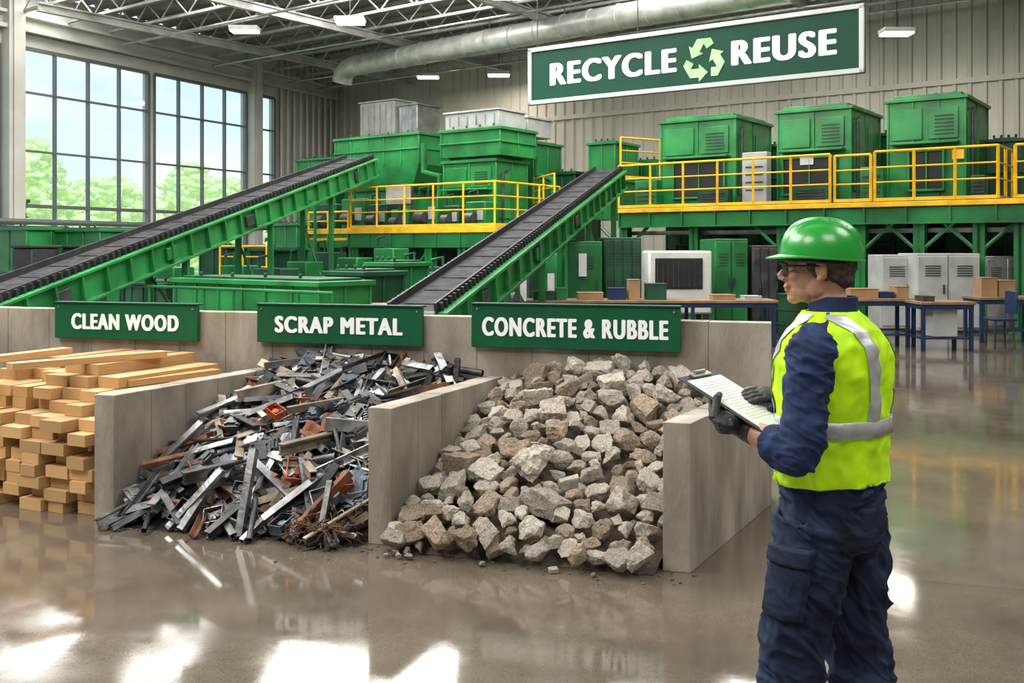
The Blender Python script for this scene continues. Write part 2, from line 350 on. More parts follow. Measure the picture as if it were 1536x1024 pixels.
# ---------------- lumber
e=V((.434,.901,0)).normalized(); rr_=V((e.y,-e.x,0)); LW,LH=.205,.077
variants=[]
for k in range(4):
    g=G(); g.box((0,-.5,0),(1,0,0),(0,1,0),(0,0,1)); variants.append(mesh('timber_plank',g,WOOD))
c0=R[0][0]-fd*TH-e*.02
def plank(p,z,yaw,dim,lab='sawn pine timber plank stacked in the wood bay'):
    o=bpy.data.objects.new('timber_plank',random.choice(variants)); o.location=(p.x,p.y,z+.001)
    o.rotation_euler=(0,0,math.atan2(e.y,e.x)+yaw); o.scale=dim
    link(o); tag(o,lab,'lumber',group='stack of pine timber planks')
NL=12
for i in range(NL):
    for j in range(7):
        if i>=10 and j<1: continue
        if i>=11 and (j<2 or j>5): continue
        back=0 if i<8 else .13*(i-7)
        st=back+random.choice((0,.02,.04,.08,.12,.2))+random.uniform(-.02,.02); ln=1.47-st+random.uniform(-.05,.02)
        w=LW*random.choice((1,.97,.88,.78,.68)); h=LH*.975
        p=c0-rr_*((j+.5)*(LW+.006)+random.uniform(0,.016)+.04)+e*st
        plank(p,i*LH,random.uniform(-.02,.02),(ln,w,h))
for k,(st,off,yaw,zi) in enumerate([(.02,.80,-.30,NL),(.55,.30,-.16,NL-1.95),(.15,1.3,.05,NL)]):
    plank(c0-rr_*off+e*st,zi*LH,yaw,(1.12 if k<1 else .8,.11,.045),'long loose pine board lying askew on top of the stack')
# ---------------- heaps
def bay(i):
    fl,bl=R[i]; fr=R[i+1][0]-fd*TH; brr=R[i+1][1]-fd*TH
    return lambda a,b_: (fl.lerp(bl,b_)).lerp(fr.lerp(brr,b_),a)
def clampin(o,P_,b0,b1,a0=.005,a1=.995):
    o_=P_(0,0);A=P_(1,0)-o_;B=P_(0,1)-o_;det=A.x*B.y-A.y*B.x
    cs=[o.matrix_world@V(c) for c in o.bound_box]; aa=[];bb_=[]
    for c in cs:
        q=c-o_; aa.append((q.x*B.y-q.y*B.x)/det); bb_.append((A.x*q.y-A.y*q.x)/det)
    sh=V((0,0,0))
    if min(aa)<a0: sh+=A*(a0-min(aa))
    elif max(aa)>a1: sh-=A*(max(aa)-a1)
    if max(bb_)>b1: sh-=B*(max(bb_)-b1)
    elif min(bb_)<b0: sh+=B*(b0-min(bb_))
    zz=min(c.z for c in cs)
    if zz<.0: sh.z-=zz
    m=o.matrix_world.copy(); m.translation+=sh; o.matrix_world=m
def ss(x): x=max(0,min(1,x)); return x*x*(3-2*x)
def hs(a,b_):
    c=max(0,min(1,b_)); return max(0,(.07+.88*c**.7)*(.84+.16*math.sin(math.pi*min(1,max(0,.15+a*.8))))*min(1,(b_+.08)/.1))
def hr(a,b_):
    c=max(0,min(1,b_)); hh=.12+.90*ss(c*.62+.14)**.75*1.10-.05
    return max(0,hh*(.70+.30*math.sin(math.pi*min(1,max(0,.08+a*.86)))**.7)*min(1,(b_+.10)/.1))
def mound(name,i,h,m,label,cat,drop):
    P_=bay(i); g=G()
    def q(a,b_):
        bb=-.06+1.04*b_; aa=.01+.98*a; p=P_(aa,bb); z=h(aa,bb)-drop+.03*noise.noise(p*9); return V((p.x,p.y,max(.002,z)))
    g.grid(q,44,44); return solo(name,g,m,label,cat,kind='stuff')
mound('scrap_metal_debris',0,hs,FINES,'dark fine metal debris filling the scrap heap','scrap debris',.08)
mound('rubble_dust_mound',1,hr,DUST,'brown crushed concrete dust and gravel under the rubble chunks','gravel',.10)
def normal(P_,h,a,b_):
    d=.03; p=P_(a,b_);pa=P_(a+d,b_);pb=P_(a,b_+d)
    p=V((p.x,p.y,h(a,b_)));pa=V((pa.x,pa.y,h(a+d,b_)));pb=V((pb.x,pb.y,h(a,b_+d)))
    n=(pa-p).cross(pb-p).normalized(); return n if n.z>0 else -n
def rock(seed):
    rnd=random.Random(seed+40); bm=bmesh.new()
    sx,sy,sz=.5,.5*rnd.uniform(.72,.95),.5*rnd.uniform(.55,.82)
    if seed%3==1:
        for x in (-1,1):
            for y in (-1,1):
                for z in (-1,1): bm.verts.new((x*sx*rnd.uniform(.5,.95),y*sy*rnd.uniform(.5,.95),z*sz*rnd.uniform(.6,1)))
        for k in range(4):
            p=V((rnd.gauss(0,1),rnd.gauss(0,1),rnd.gauss(0,1))).normalized(); bm.verts.new((p.x*sx,p.y*sy,p.z*sz))
    else:
        for k in range(13):
            p=V((rnd.gauss(0,1),rnd.gauss(0,1),rnd.gauss(0,1))).normalized(); bm.verts.new((p.x*sx,p.y*sy,p.z*sz))
    bmesh.ops.convex_hull(bm,input=bm.verts)
    bmesh.ops.delete(bm,geom=[x for x in bm.verts if not x.link_faces],context='VERTS')
    bmesh.ops.dissolve_limit(bm,angle_limit=.15,verts=bm.verts,edges=bm.edges)
    bmesh.ops.bevel(bm,geom=bm.edges[:],offset=.02,segments=1,affect='EDGES',profile=.6)
    for it in range(2):
        bmesh.ops.triangulate(bm,faces=bm.faces[:])
        bmesh.ops.subdivide_edges(bm,edges=[x for x in bm.edges if x.calc_length()>.10],cuts=1 if it else 2,use_grid_fill=True)
    bmesh.ops.triangulate(bm,faces=bm.faces[:])
    for v_ in bm.verts:
        v_.co+=v_.co.normalized()*(.06*noise.noise(v_.co*4.5+V((seed*3,0,0)))+.04*noise.noise(v_.co*11+V((seed,5,0)))+.022*noise.noise(v_.co*28))
    me=bpy.data.meshes.new('rubble_chunk'); bm.to_mesh(me); bm.free()
    for p in me.polygons: p.use_smooth=True
    me.set_sharp_from_angle(angle=math.radians(26)); return me
rocks=[]
for k in range(18):
    a_=rock(k); a_.materials.append(ROCKA); b2=a_.copy(); b2.materials[0]=ROCKB; rocks.append((a_,b2))
placed=[]
P_=bay(1)
NR=[0]
def putrock(a,b_,s,lift=.25,yaw=None,pick=None):
    if NR[0]>=298: return
    NR[0]+=1
    p=P_(a,b_); z=hr(a,b_); n=normal(P_,hr,a,b_)
    me=rocks[pick if pick is not None else random.randrange(18)][0 if (random.random()<.72 or s>.27) else 1]
    o=bpy.data.objects.new('rubble_chunk',me)
    q=n.to_track_quat('Z','Y').to_matrix().to_4x4()@Matrix.Rotation(random.uniform(0,6.28) if yaw is None else yaw,4,'Z')@Matrix.Rotation(random.uniform(-.6,.6),4,'X')
    o.matrix_world=Matrix.Translation(V((p.x,p.y,max(z-.03+s*lift*.6,s*.22))))@q@Matrix.Diagonal((s,s*random.uniform(.8,1),s*random.uniform(.8,1.05),1))
    link(o); clampin(o,P_,-.15,1.0,-.0,1.0)
    tag(o,'broken grey concrete chunk in the rubble pile' if me.materials[0] is ROCKA else 'brown earthy concrete chunk in the rubble pile','rubble',group='chunks of broken concrete rubble')
def tryput(s,sep,lift=.25,brange=(-.08,1),ar=None):
    for _ in range(60):
        mg=s*.15; a=random.uniform(*ar) if ar else random.uniform(mg,1-mg); b_=random.uniform(*brange); b_=min(b_,.98-s*.2); p=P_(a,b_); p=V((p.x,p.y,hr(a,b_)))
        if all((p-q).length>(s+r)*sep for q,r in placed):
            placed.append((p,s)); putrock(a,b_,s,lift); return
placed.append((V((*P_(.44,.25).xy,hr(.44,.25))),.32)); putrock(.44,.25,.36,.45,.5,5)
for k in range(11): 
    tryput(random.uniform(.14,.20),.33,.45,(-.08+k*.09,.02+k*.09),(.01,.06)); tryput(random.uniform(.14,.20),.33,.45,(-.08+k*.09,.02+k*.09),(.93,.99))
for k in range(11): tryput(random.uniform(.15,.21),.33,.4,(-.10,-.03),(k*.09,k*.09+.09))
for _ in range(30): tryput(random.uniform(.20,.26),.36,.35)
for _ in range(130): tryput(random.uniform(.14,.19),.33,.35)
for _ in range(105): tryput(random.uniform(.08,.13),.30,.6)
for _ in range(10): tryput(random.uniform(.04,.06),.5,.3,(-.14,-.1))
# scrap
def profile(poly,L_):
    g=G(); g.prism(poly,(-L_/2,0,0),(0,1,0),(0,0,1),(L_,0,0)); return g
def Ipoly(w,h,t): return [(-w/2,-h/2),(w/2,-h/2),(w/2,-h/2+t),(t/2,-h/2+t),(t/2,h/2-t),(w/2,h/2-t),(w/2,h/2),(-w/2,h/2),(-w/2,h/2-t),(-t/2,h/2-t),(-t/2,-h/2+t),(-w/2,-h/2+t)]
def Cpoly(w,h,t): return [(-w/2,-h/2),(w/2,-h/2),(w/2,-h/2+t),(-w/2+t,-h/2+t),(-w/2+t,h/2-t),(w/2,h/2-t),(w/2,h/2),(-w/2,h/2)]
def Lpoly(w,h,t): return [(-w/2,-h/2),(w/2,-h/2),(w/2,-h/2+t),(-w/2+t,-h/2+t),(-w/2+t,h/2),(-w/2,h/2)]
def hollow(r,t,L_,n=14):
    g=G(); a=[(math.cos(2*math.pi*i/n),math.sin(2*math.pi*i/n)) for i in range(n)]
    rs=[[V((x,c*q,s_*q)) for c,s_ in a] for x,q in ((-L_/2,r),(L_/2,r),(L_/2,r-t),(-L_/2,r-t),(-L_/2,r))]
    g.ring(rs,False); return g
def sqtube(w,t,L_):
    g=G(); rs=[[V((x,q*a_,q*b_)) for a_,b_ in ((-1,-1),(1,-1),(1,1),(-1,1))] for x,q in ((-L_/2,w/2),(L_/2,w/2),(L_/2,w/2-t),(-L_/2,w/2-t),(-L_/2,w/2))]
    g.ring(rs,False); return g
def boxopen(w,h,d):
    g=G(); t=.007; g.cb((0,0,-h/2),(w,0,0),(0,d,0),(0,0,t))
    for s_ in (-1,1): g.cb((s_*w/2,0,0),(t,0,0),(0,d,0),(0,0,h)); g.cb((0,s_*d/2,0),(w,0,0),(0,t,0),(0,0,h))
    g.cyl((0,0,-h/2),(0,0,h*.2),w*.2,n=12)
    return g
def bent(w,d,sd):
    g=G(); 
    def q(a,b_): 
        x=(a-.5)*w;y=(b_-.5)*d; return V((x,y,.06*noise.noise(V((x*9+sd,y*9,sd)))+.05*abs(a-.5)))
    vs=[q(i/8,j/8) for j in range(9) for i in range(9)]
    fs=[(j*9+i,j*9+i+1,(j+1)*9+i+1,(j+1)*9+i) for j in range(8) for i in range(8)]
    g.add(vs,fs); g.add([v_-Z*.01 for v_ in vs],[f[::-1] for f in fs])
    bd=[i for i in range(9)]+[9*j+8 for j in range(1,9)]+[72+i for i in range(7,-1,-1)]+[9*j for j in range(7,0,-1)]
    for i in range(len(bd)): a,b_=bd[i],bd[(i+1)%len(bd)]; g.f.append([a,b_,b_+81,a+81]); g.m.append(0)
    return g
def block(w,d,t):
    g=G(); g.prism([(-w/2,-d/2),(w/2*.85,-d/2),(w/2,-d/2*.6),(w/2,d/2),(-w/2*.75,d/2),(-w/2,d/2*.6)],(0,0,-t/2),(1,0,0),(0,1,0),(0,0,t))
    g.cb((0,0,t/2+.008),(w*.6,0,0),(0,d*.55,0),(0,0,.016))
    for x,y in ((-.36,-.36),(.36,.38),(.34,-.3),(-.3,.36)): g.cyl((x*w,y*d,t/2),(x*w,y*d,t/2+.014),.012,n=8)
    g.cyl((w/2,0,0),(w/2+.03,0,0),t*.35,n=12)
    return g
def motor(r,l):
    g=G(); g.cyl((-l/2,0,0),(l/2,0,0),r,n=16)
    for i in range(6): g.cyl((-l/2+l*(i+.3)/6,0,0),(-l/2+l*(i+.55)/6,0,0),r*1.14,n=16)
    g.cyl((l/2,0,0),(l/2+.05,0,0),r*.25,n=8); g.cb((0,0,r*1.1),(l*.4,0,0),(0,r*.8,0),(0,0,r*.4)); return g
def torus(R_,r,n=18,m=8):
    g=G(); rs=[]
    for i in range(n+1):
        t=2*math.pi*i/n; c=V((math.cos(t),math.sin(t),0)); rs.append([c*(R_+r*math.cos(2*math.pi*j/m))+Z*r*math.sin(2*math.pi*j/m) for j in range(m)])
    g.ring(rs,False); return g
kinds=[]
for L_ in (.34,.46,.62): 
    kinds.append(('scrap_girder','cut steel I-section','steel girder',profile(Ipoly(.07,.08,.013),L_),(1,2,2,3,0),4))
    kinds.append(('steel_channel','cut steel channel','steel channel',profile(Cpoly(.055,.085,.011),L_*.95),(0,1,2,3,2,1),4))
    kinds.append(('angle_iron','cut angle iron bar','angle iron',profile(Lpoly(.055,.055,.010),L_),(1,2,3,0,4),3))
    kinds.append(('square_tube','cut square steel tube','steel tube',sqtube(.052,.007,L_),(2,3,1,2,0,4),3.6))
for r,L_ in ((.022,.45),(.032,.36),(.045,.22)): kinds.append(('scrap_pipe','cut metal pipe','pipe',hollow(r,r*.2,L_),(0,1,2,4,1),2.4))
for w,d_,t_ in ((.19,.14,.06),(.24,.14,.05),(.14,.12,.07),(.18,.17,.04)): kinds.append(('machine_block','bolted steel machine block','machine part',block(w,d_,t_),(1,2,1,0,5,1),3.2))
kinds.append(('scrap_motor','finned electric motor casing','motor',motor(.055,.15),(1,2,5,1),2))
for w in (.18,.14): kinds.append(('metal_housing','open sheet-metal housing','metal housing',boxopen(w,w*.5,w*.75),(1,2,0,5,1,6),2))
for s_ in (3,8): kinds.append(('crumpled_sheet','crumpled sheet of metal','sheet metal',bent(.2,.16,s_),(2,1,5,4),1.2))
kinds.append(('metal_ring','orange flange ring','metal ring',torus(.045,.02),(6,4,4),1.2))
KM=[]
for nm,lb,ct,g,ms,wt in kinds:
    KM.append((nm,lb,ct,[(mesh(nm,g,SCR[i]),i) for i in ms],wt))
cn=['bright steel','dark','grey','tan painted','rusty brown','bluish','orange']
P_=bay(0)
cells=[(i,j) for i in range(16) for j in range(18)]; random.shuffle(cells)
for n_,(i,j) in enumerate(cells+cells[:200]):
    a=(i+random.random())/16; b_=-.06+1.03*(j+random.random())/18
    nm,lb,ct,ms,wt=random.choices(KM,[k[4] for k in KM])[0]
    long_= nm in('scrap_girder','steel_channel','angle_iron','scrap_pipe','square_tube')
    a=.04+.92*a
    me,ci=random.choice(ms); p=P_(a,b_); n=normal(P_,hs,a,b_); z=hs(a,b_)
    o=bpy.data.objects.new(nm,me)
    tilt=.25 if z>.15 else .08
    yw=random.uniform(0,6.28)
    q=n.to_track_quat('Z','Y').to_matrix().to_4x4()@Matrix.Rotation(yw,4,'Z')@Matrix.Rotation(random.uniform(-tilt,tilt),4,'Y')@Matrix.Rotation(random.choice((0,0,.5,1.2,-.6)) if long_ else random.uniform(-tilt*2,tilt*2),4,'X')
    s_=random.uniform(.62,.92) if long_ else random.uniform(.6,.95)
    o.matrix_world=Matrix.Translation(V((p.x,p.y,z+random.uniform(-.05,.03)+ (.04 if z<.1 else 0))))@q@Matrix.Scale(s_,4)
    link(o); clampin(o,P_,-.14,1.0); tag(o,'%s %s lying in the scrap metal heap'%(cn[ci],lb),ct,group='pieces in the scrap metal heap')
for (a,b_,yw,tl,L_,ki,mi_) in [(.93,.88,1.4,1.25,.8,1,1),(.80,.62,-.4,.30,1.2,0,1),(.52,.5,.5,.1,1.1,7,1),(.62,.28,.7,.1,1.1,4,3),(.30,.35,2.3,.1,1.1,1,2),(.74,.4,.1,-.1,1.1,5,0),(.45,.66,1.1,.2,1.1,4,4),(.38,.13,.6,.1,1.1,8,2),(.88,.72,-.6,.2,1.1,7,5),(.68,.16,2.0,.1,1.1,3,1),(.2,.6,.8,.1,1.1,5,3),(.15,.85,.4,.1,1.1,3,0)]:
    nm,lb,ct,ms,wt=KM[ki]; me,ci=ms[mi_%len(ms)]
    p=P_(a,b_); o=bpy.data.objects.new(nm,me); o.matrix_world=Matrix.Translation(V((p.x,p.y,hs(a,b_)+.06)))@Matrix.Rotation(yw,4,'Z')@Matrix.Rotation(-tl,4,'Y')@Matrix.Scale(L_*.85,4)
    link(o); clampin(o,P_,-.1,1.0); tag(o,'%s %s lying in the scrap metal heap'%(cn[ci],lb),ct,group='pieces in the scrap metal heap')
g=G()
for k in range(150):
    c=P_(random.uniform(.76,.95),random.uniform(-.12,.03)); pts=[]; p=V((c.x,c.y,random.uniform(.01,.15))); d_=V((random.uniform(-1,1),random.uniform(-1,1),random.uniform(-.3,.4)))
    for j in range(5): pts.append(V((p.x,p.y,max(p.z,.006)))); d_=(d_+V((random.uniform(-1,1),random.uniform(-1,1),random.uniform(-.8,.6)))*.8).normalized(); p=p+d_*.03
    g.tube(pts,.004,4)
solo('wire_tangle',g,WIRE,'tangled heap of rusty brown wire in front of the scrap','wire',kind='stuff')
g=G()
for k in range(200):
    x=random.random(); p=R[0][0].lerp(R[2][0],x)+V((random.uniform(-.1,.1),-abs(random.gauss(.05,.11)),0)); s_=random.uniform(.003,.010)
    g.ell(p+Z*s_*.4,(s_*1.5,s_,s_*.6),Matrix.Rotation(random.uniform(0,6),3,'Z'),5,4)
solo('loose_debris',g,DUST,'small brown crumbs scattered on the floor before the bays','debris',kind='stuff')

# ---------------- big hanging sign
A=W(793,160,20);B=W(1297,110,16.25); A.z=B.z=4.6; hgt=1.13; ax=(B-A).normalized(); nn=ax.cross(Z)
s=T('hanging_sign','large dark green hanging sign reading RECYCLE REUSE with silver frame','sign',(A+B)/2)
s.part('sign_board',G().box(A-nn*.06,B-A,nn*.06,Z*hgt),SGREEN2)
g=G(); fw=.085; Lw=(B-A).length
g.box(A-nn*.08,ax*Lw,nn*.12,Z*fw); g.box(A-nn*.08+Z*(hgt-fw),ax*Lw,nn*.12,Z*fw); g.box(A-nn*.08,ax*fw,nn*.12,Z*hgt); g.box(A-nn*.08+ax*(Lw-fw),ax*fw,nn*.12,Z*hgt)
s.part('sign_frame',g,mat('sign_frame_silver',(.52,.56,.54),.35,.1,.04,1),.01)
def sp(q,h): return A+ax*(Lw*q)+Z*(hgt*h)+nn*.004
textmesh('RECYCLE',sp(.285,.5),ax,Z,Lw*.41,hgt*.37,.006,SWHITE,s.base,s.o)
textmesh('REUSE',sp(.792,.5),ax,Z,Lw*.275,hgt*.37,.006,SWHITE,s.base,s.o)
g=G(); c=sp(.573,.45); Rr=.45
cor=[V((Rr*math.cos(math.radians(90+120*k)),Rr*math.sin(math.radians(90+120*k)))) for k in range(3)]
for k in range(3):
    c_=cor[k];pm=cor[k-1];nx=cor[(k+1)%3]
    p0=pm.lerp(c_,.68);p1a=pm.lerp(c_,.84);p1b=c_.lerp(nx,.16);p2=c_.lerp(nx,.38); tip=c_.lerp(nx,.60)
    hw=.08
    def off(p,a_,b_,w): d_=(b_-a_).normalized(); return p+V((-d_.y,d_.x))*w
    poly=[off(p0,pm,c_,-hw),off(p1a,pm,c_,-hw),off(p1b,c_,nx,-hw),off(p2,c_,nx,-hw),off(p2,c_,nx,-hw*2.0),tip,off(p2,c_,nx,hw*2.0),off(p2,c_,nx,hw),off(p1b.lerp(p2,.1),c_,nx,hw),off(p0.lerp(p1a,.9),pm,c_,hw),off(p0,pm,c_,hw)]
    g.prism([(p.x,p.y) for p in poly],c,ax,Z,nn*.008)
s.part('recycling_symbol',g,LGREEN)
for q in (.37,.97,.03):
    p=A+ax*(Lw*q)+Z*hgt-nn*.02; s.part('hanging_cable',G().cyl(p,V((p.x,p.y,CEIL)),.012,n=6),DGREY)

# ---------------- machinery helpers
def mb(g,pl,pr,pt,pb,t,dep,zb=None,zt=None):
    s0,s1=sM(pl,t),sM(pr,t); pm=(pl+pr)/2
    z1=zt if zt is not None else zM(pm,pt,t); z0=zb if zb is not None else zM(pm,pb,t)
    g.box(Mp(s0,t,z0),U*(s1-s0),VV*dep,Z*(z1-z0)); return s0,s1,z0,z1
def machine(name,label,cat,pl,pr,pt,pb,t,dep,zb=None,m=GREEN,ribs=4,opening=None,panels=True,flange=True,taper=0,group=None,cabin=False):
    s0,s1=sM(pl,t),sM(pr,t); pm=(pl+pr)/2; z1=zM(pm,pt,t); z0=zb if zb is not None else zM(pm,pb,t)
    th=T(name,label,cat,Mp((s0+s1)/2,t+dep/2,z0),group); g=G(); w=s1-s0;h=z1-z0
    if taper:
        q=taper; a=[Mp(s0+w*q,t+dep*q,z0),Mp(s1-w*q,t+dep*q,z0),Mp(s1-w*q,t+dep*(1-q),z0),Mp(s0+w*q,t+dep*(1-q),z0)]
        zz=z0+h*.45; b_=[Mp(s0,t,zz),Mp(s1,t,zz),Mp(s1,t+dep,zz),Mp(s0,t+dep,zz)]; c_=[p+Z*(z1-zz) for p in b_]; g.ring([a,b_,c_])
    else: g.box(Mp(s0,t,z0),U*w,VV*dep,Z*h)
    rz0=z0+(h*.45 if taper else 0)
    for i in range(ribs+1):
        x=s0+w*i/ribs-.025; g.box(Mp(x,t-.03,rz0),U*.05,VV*.04,Z*(z1-rz0))
    nr=max(2,int(dep/.9))
    for i in range(nr+1): g.box(Mp(s1-.01,t+dep*i/nr-.025,rz0),U*.04,VV*.05,Z*(z1-rz0))
    body=th.part('body',g,m,.012)
    if flange:
        g=G(); g.box(Mp(s0-.07,t-.07,z1-.02),U*(w+.14),VV*(dep+.14),Z*.08)
        th.part('flange',g,m,.01)
        if not cabin: th.part('stiffening_band',G().box(Mp(s0-.05,t-.05,rz0+(z1-rz0)*.5),U*(w+.1),VV*(dep+.1),Z*.05),m,.01)
        g=G(); g.box(Mp(s0+.1,t+.1,z1+.05),U*(w-.2),VV*(dep-.2),Z*(.10 if cabin else .05))
        for i in range(4): g.cyl(Mp(s0+w*(.15+.23*i),t+.15,z1+.1),Mp(s0+w*(.15+.23*i),t+.15,z1+.17),.03,n=8)
        th.part('lid',g,m if cabin else DGREEN,.01)
    if cabin:
        for q,q2 in ((.06,.44),(.54,.42)):
            th.part('wall_panel',G().box(Mp(s0+w*q,t-.045,z0+h*.62),U*(w*q2*.9),VV*.03,Z*(h*.30)),m,.01,parent=body)
        for q in (.08,.55):
            th.part('side_panel',G().box(Mp(s1+.0,t+dep*q,z0+h*.15),U*.03,VV*(dep*.36),Z*(h*.7)),m,.01,parent=body)
        g=G(); g.box(Mp(s0+w*.06,t-.28,z0+h*.57),U*(w*.88),VV*.28,Z*.05); th.part('canopy',g,m,.01)
        g=G(); g.tube([Mp(s1+.12,t+.15,z0),Mp(s1+.12,t+.15,z1-.3),Mp(s1+.05,t+.5,z1-.2)],.04,8); th.part('cable_conduit',g,DGREY)
        g=G()
        for i in range(6): g.box(Mp(s0+w*.62,t-.06,z0+h*(.66+.035*i)),U*w*.24,VV*.03,Z*h*.012)
        th.part('louvre',g,DGREEN)
    if panels and w>.8:
        for q in (.12,.55):
            th.part('access_door',G().box(Mp(s0+w*q,t-.055,z0+h*.1),U*(w*.33),VV*.03,Z*(h*.3)),m,.01,parent=body)
            th.part('handle',G().box(Mp(s0+w*(q+.28),t-.08,z0+h*.22),U*.03,VV*.03,Z*.16),BLK,parent=body)
    if opening:
        x0,x1,y0,y1=opening; g=G(); g.box(Mp(s0+w*x0,t-.06,z0+h*y0),U*(w*(x1-x0)),VV*.05,Z*(h*(y1-y0))); th.part('opening',g,DARK,label='machine opening with inner shade painted dark')  # solid near-black slab; shade inside the opening is painted by its colour
        g=G(); W2=w*(x1-x0);H2=h*(y1-y0)
        for a_,b_,c_,d_ in ((0,-.05,W2,.05),(0,H2,W2,.05),(-.05,-.05,.05,H2+.1),(W2,-.05,.05,H2+.1),(W2*.5,0,.03,H2)): g.box(Mp(s0+w*x0+a_,t-.10,z0+h*y0+b_),U*c_,VV*.1,Z*d_)
        th.part('opening_frame',g,m,.006)
    return th,(s0,s1,z0,z1)
def rail(pts,label,h=1.1,group=None,toe=True,sp_=.95):
    pts=[V(p) for p in pts]; th=T('safety_railing',label,'railing',sum(pts,V((0,0,0)))/len(pts),group)
    for nm,z in (('top_rail',h),('middle_rail',h*.68),('middle_rail',h*.38)):
        g=G()
        for a_,b_ in zip(pts,pts[1:]): g.cyl(a_+Z*z,b_+Z*z,.028 if z==h else .019,n=8)
        th.part(nm,g,YEL)
    g=G()
    for a_,b_ in zip(pts,pts[1:]):
        d_=(b_-a_); side=V((d_.y,-d_.x,0)).normalized(); g.box(a_-side*.01,d_,side*.02,Z*.07)
    if toe: th.part('toe_board',g,YEL)
    for a_,b_ in zip(pts,pts[1:]):
        n_=max(1,round((b_-a_).length/sp_))
        for i in range(n_+1):
            if i==0 and a_ is not pts[0]: continue
            p=a_.lerp(b_,i/n_); th.part('post',G().cb(p+Z*h/2,(.05,0,0),(0,.05,0),(0,0,h)),YEL)
    return th
def conveyor(p0,p1,w,fh,label,legs):
    p0=V(p0);p1=V(p1); d=(p1-p0); L_=d.length; d.normalize(); side=V((d.y,-d.x,0)).normalized(); n=side.cross(d).normalized()
    if n.z<0:n=-n
    th=T('inclined_conveyor',label,'conveyor',V((p0.x,p0.y,0)))
    g=G(); g.box(p0-side*(w/2-.04)-n*.02,d*L_,side*(w-.08),n*.04); g.box(p0-side*(w/2-.06)-n*(fh-.06),d*L_,side*(w-.12),n*.02)
    x=.3
    while x<L_: g.box(p0+d*x-side*(w/2-.12)+n*.02,d*.02,side*(w-.24),n*.012); x+=.7
    th.part('belt',g,BELT)
    for sg in (1,-1):
        o=p0+side*sg*(w/2); g=G(); g.box(o-n*fh,d*L_,side*sg*.03,n*(fh-.02)); g.box(o-n*fh,d*L_,side*sg*.12,n*.045); g.box(o-n*.05,d*L_,side*sg*.12,n*.045)
        x=.2
        while x<L_-.1: g.box(o-n*(fh-.02)+d*x,d*.045,side*sg*.11,n*(fh-.05)); x+=.62
        sf=th.part('side_frame',g,GREEN2,.005)
        g=G(); g.box(o+n*.0-side*sg*.05,d*L_,side*sg*.03,n*.12)
        x=.1
        while x<L_-.05: g.box(o-n*.01-side*sg*.02+d*x,d*.035,side*sg*.05,n*.11); x+=.16
        th.part('skirt_board',g,BLK,parent=sf)
        x=1.5
        while x<L_-1: g_=G().box(o-n*(fh*.75)+side*sg*.03+d*x,d*.30,side*sg*.06,n*fh*.45); th.part('service_cover',g_,DGREY if int(x)%2 else GREEN,.01,parent=sf); x+=2.9
    for p in (p0,p1): th.part('drum',G().cyl(p-n*.18-side*w*.47,p-n*.18+side*w*.47,.2,n=20),DGREY)
    for q in legs:
        c=p0+d*L_*q-n*fh
        for sg in (1,-1):
            b_=c+side*sg*w*.45; th.part('leg',G().box(V((b_.x-.06,b_.y-.06,0)),(.12,0,0),(0,.12,0),(0,0,b_.z+.03)),GREEN,.008)
        th.part('cross_brace',G().cyl(V(((c+side*w*.45).x,(c+side*w*.45).y,.3)),V(((c-side*w*.45).x,(c-side*w*.45).y,c.z*.8)),.03,n=6),GREEN)
    return th
conveyor(W(-75,466,13.6),W(540,238,27.5),.86,.50,'long green inclined conveyor with black belt rising to the hopper',(.12,.35,.58,.8))
conveyor(W(618,468,12.6),W(912,256,24.6),.70,.46,'green inclined conveyor with black belt rising to the sorting platform',(.1,.4,.7,.92))
# ---- right platform
ZD=2.75; SR=6.0
s0=sM(928,0); th=T('sorting_platform','raised green steel sorting platform with yellow edge beam','platform',Mp(-3,2,0))
th.part('deck_plate',G().box(Mp(s0,0,ZD-.1),U*(SR-s0),VV*5.5,Z*.1),DGREEN)
th.part('edge_beam',G().box(Mp(s0,-.06,ZD-.09),U*(SR-s0),VV*.06,Z*.11),YEL,.008,label='yellow edge beam')
g=G(); g.box(Mp(s0,.02,ZD-.45),U*(SR-s0),VV*.1,Z*.34); g.box(Mp(s0,-.06,ZD-.47),U*(SR-s0),VV*.25,Z*.04)
x=s0
while x<SR: g.box(Mp(x,-.04,ZD-.44),U*.04,VV*.08,Z*.34); x+=.9
th.part('support_beam',g,GREEN)
for px in (935,1040,1172,1290,1378,1468,1530):
    for t in (.1,4.8):
        s_=sM(px,.1); g=G(); g.box(Mp(s_-.12,t,0),U*.24,VV*.04,Z*(ZD-.1)); g.box(Mp(s_-.12,t+.2,0),U*.24,VV*.04,Z*(ZD-.1)); g.box(Mp(s_-.03,t,0),U*.06,VV*.2,Z*(ZD-.1)); g.box(Mp(s_-.2,t-.06,0),U*.4,VV*.4,Z*.03)
        th.part('column',g,GREEN)
for pa in (935,1172,1290,1378,1468):
    for sg in (1,-1): th.part('knee_brace',G().cyl(Mp(sM(pa,.1),.15,ZD-1.1),Mp(sM(pa,.1)+.7*sg,.15,ZD-.45),.045,n=6),GREEN)
g=G(); g.box(Mp(s0,5.25,0),U*(SR-s0),VV*.15,Z*(ZD-.12)); x=s0
while x<SR: g.box(Mp(x,5.17,0),U*.08,VV*.1,Z*(ZD-.12)); x+=.8
th.part('added_shade_screen',g,DGREEN)  # added dark sheet standing in for the shade under the platform
g=G(); g.box(Mp(s0,.4,ZD-.66),U*(SR-s0),VV*.3,Z*.04); g.box(Mp(s0,.4,ZD-.66),U*(SR-s0),VV*.02,Z*.1); th.part('cable_tray',g,STEEL)
GR='yellow platform railings'
rail([Mp(s0,0,ZD+.04),Mp(sM(1245,0),0,ZD+.04)],'yellow tubular safety railing along the sorting platform',group=GR)
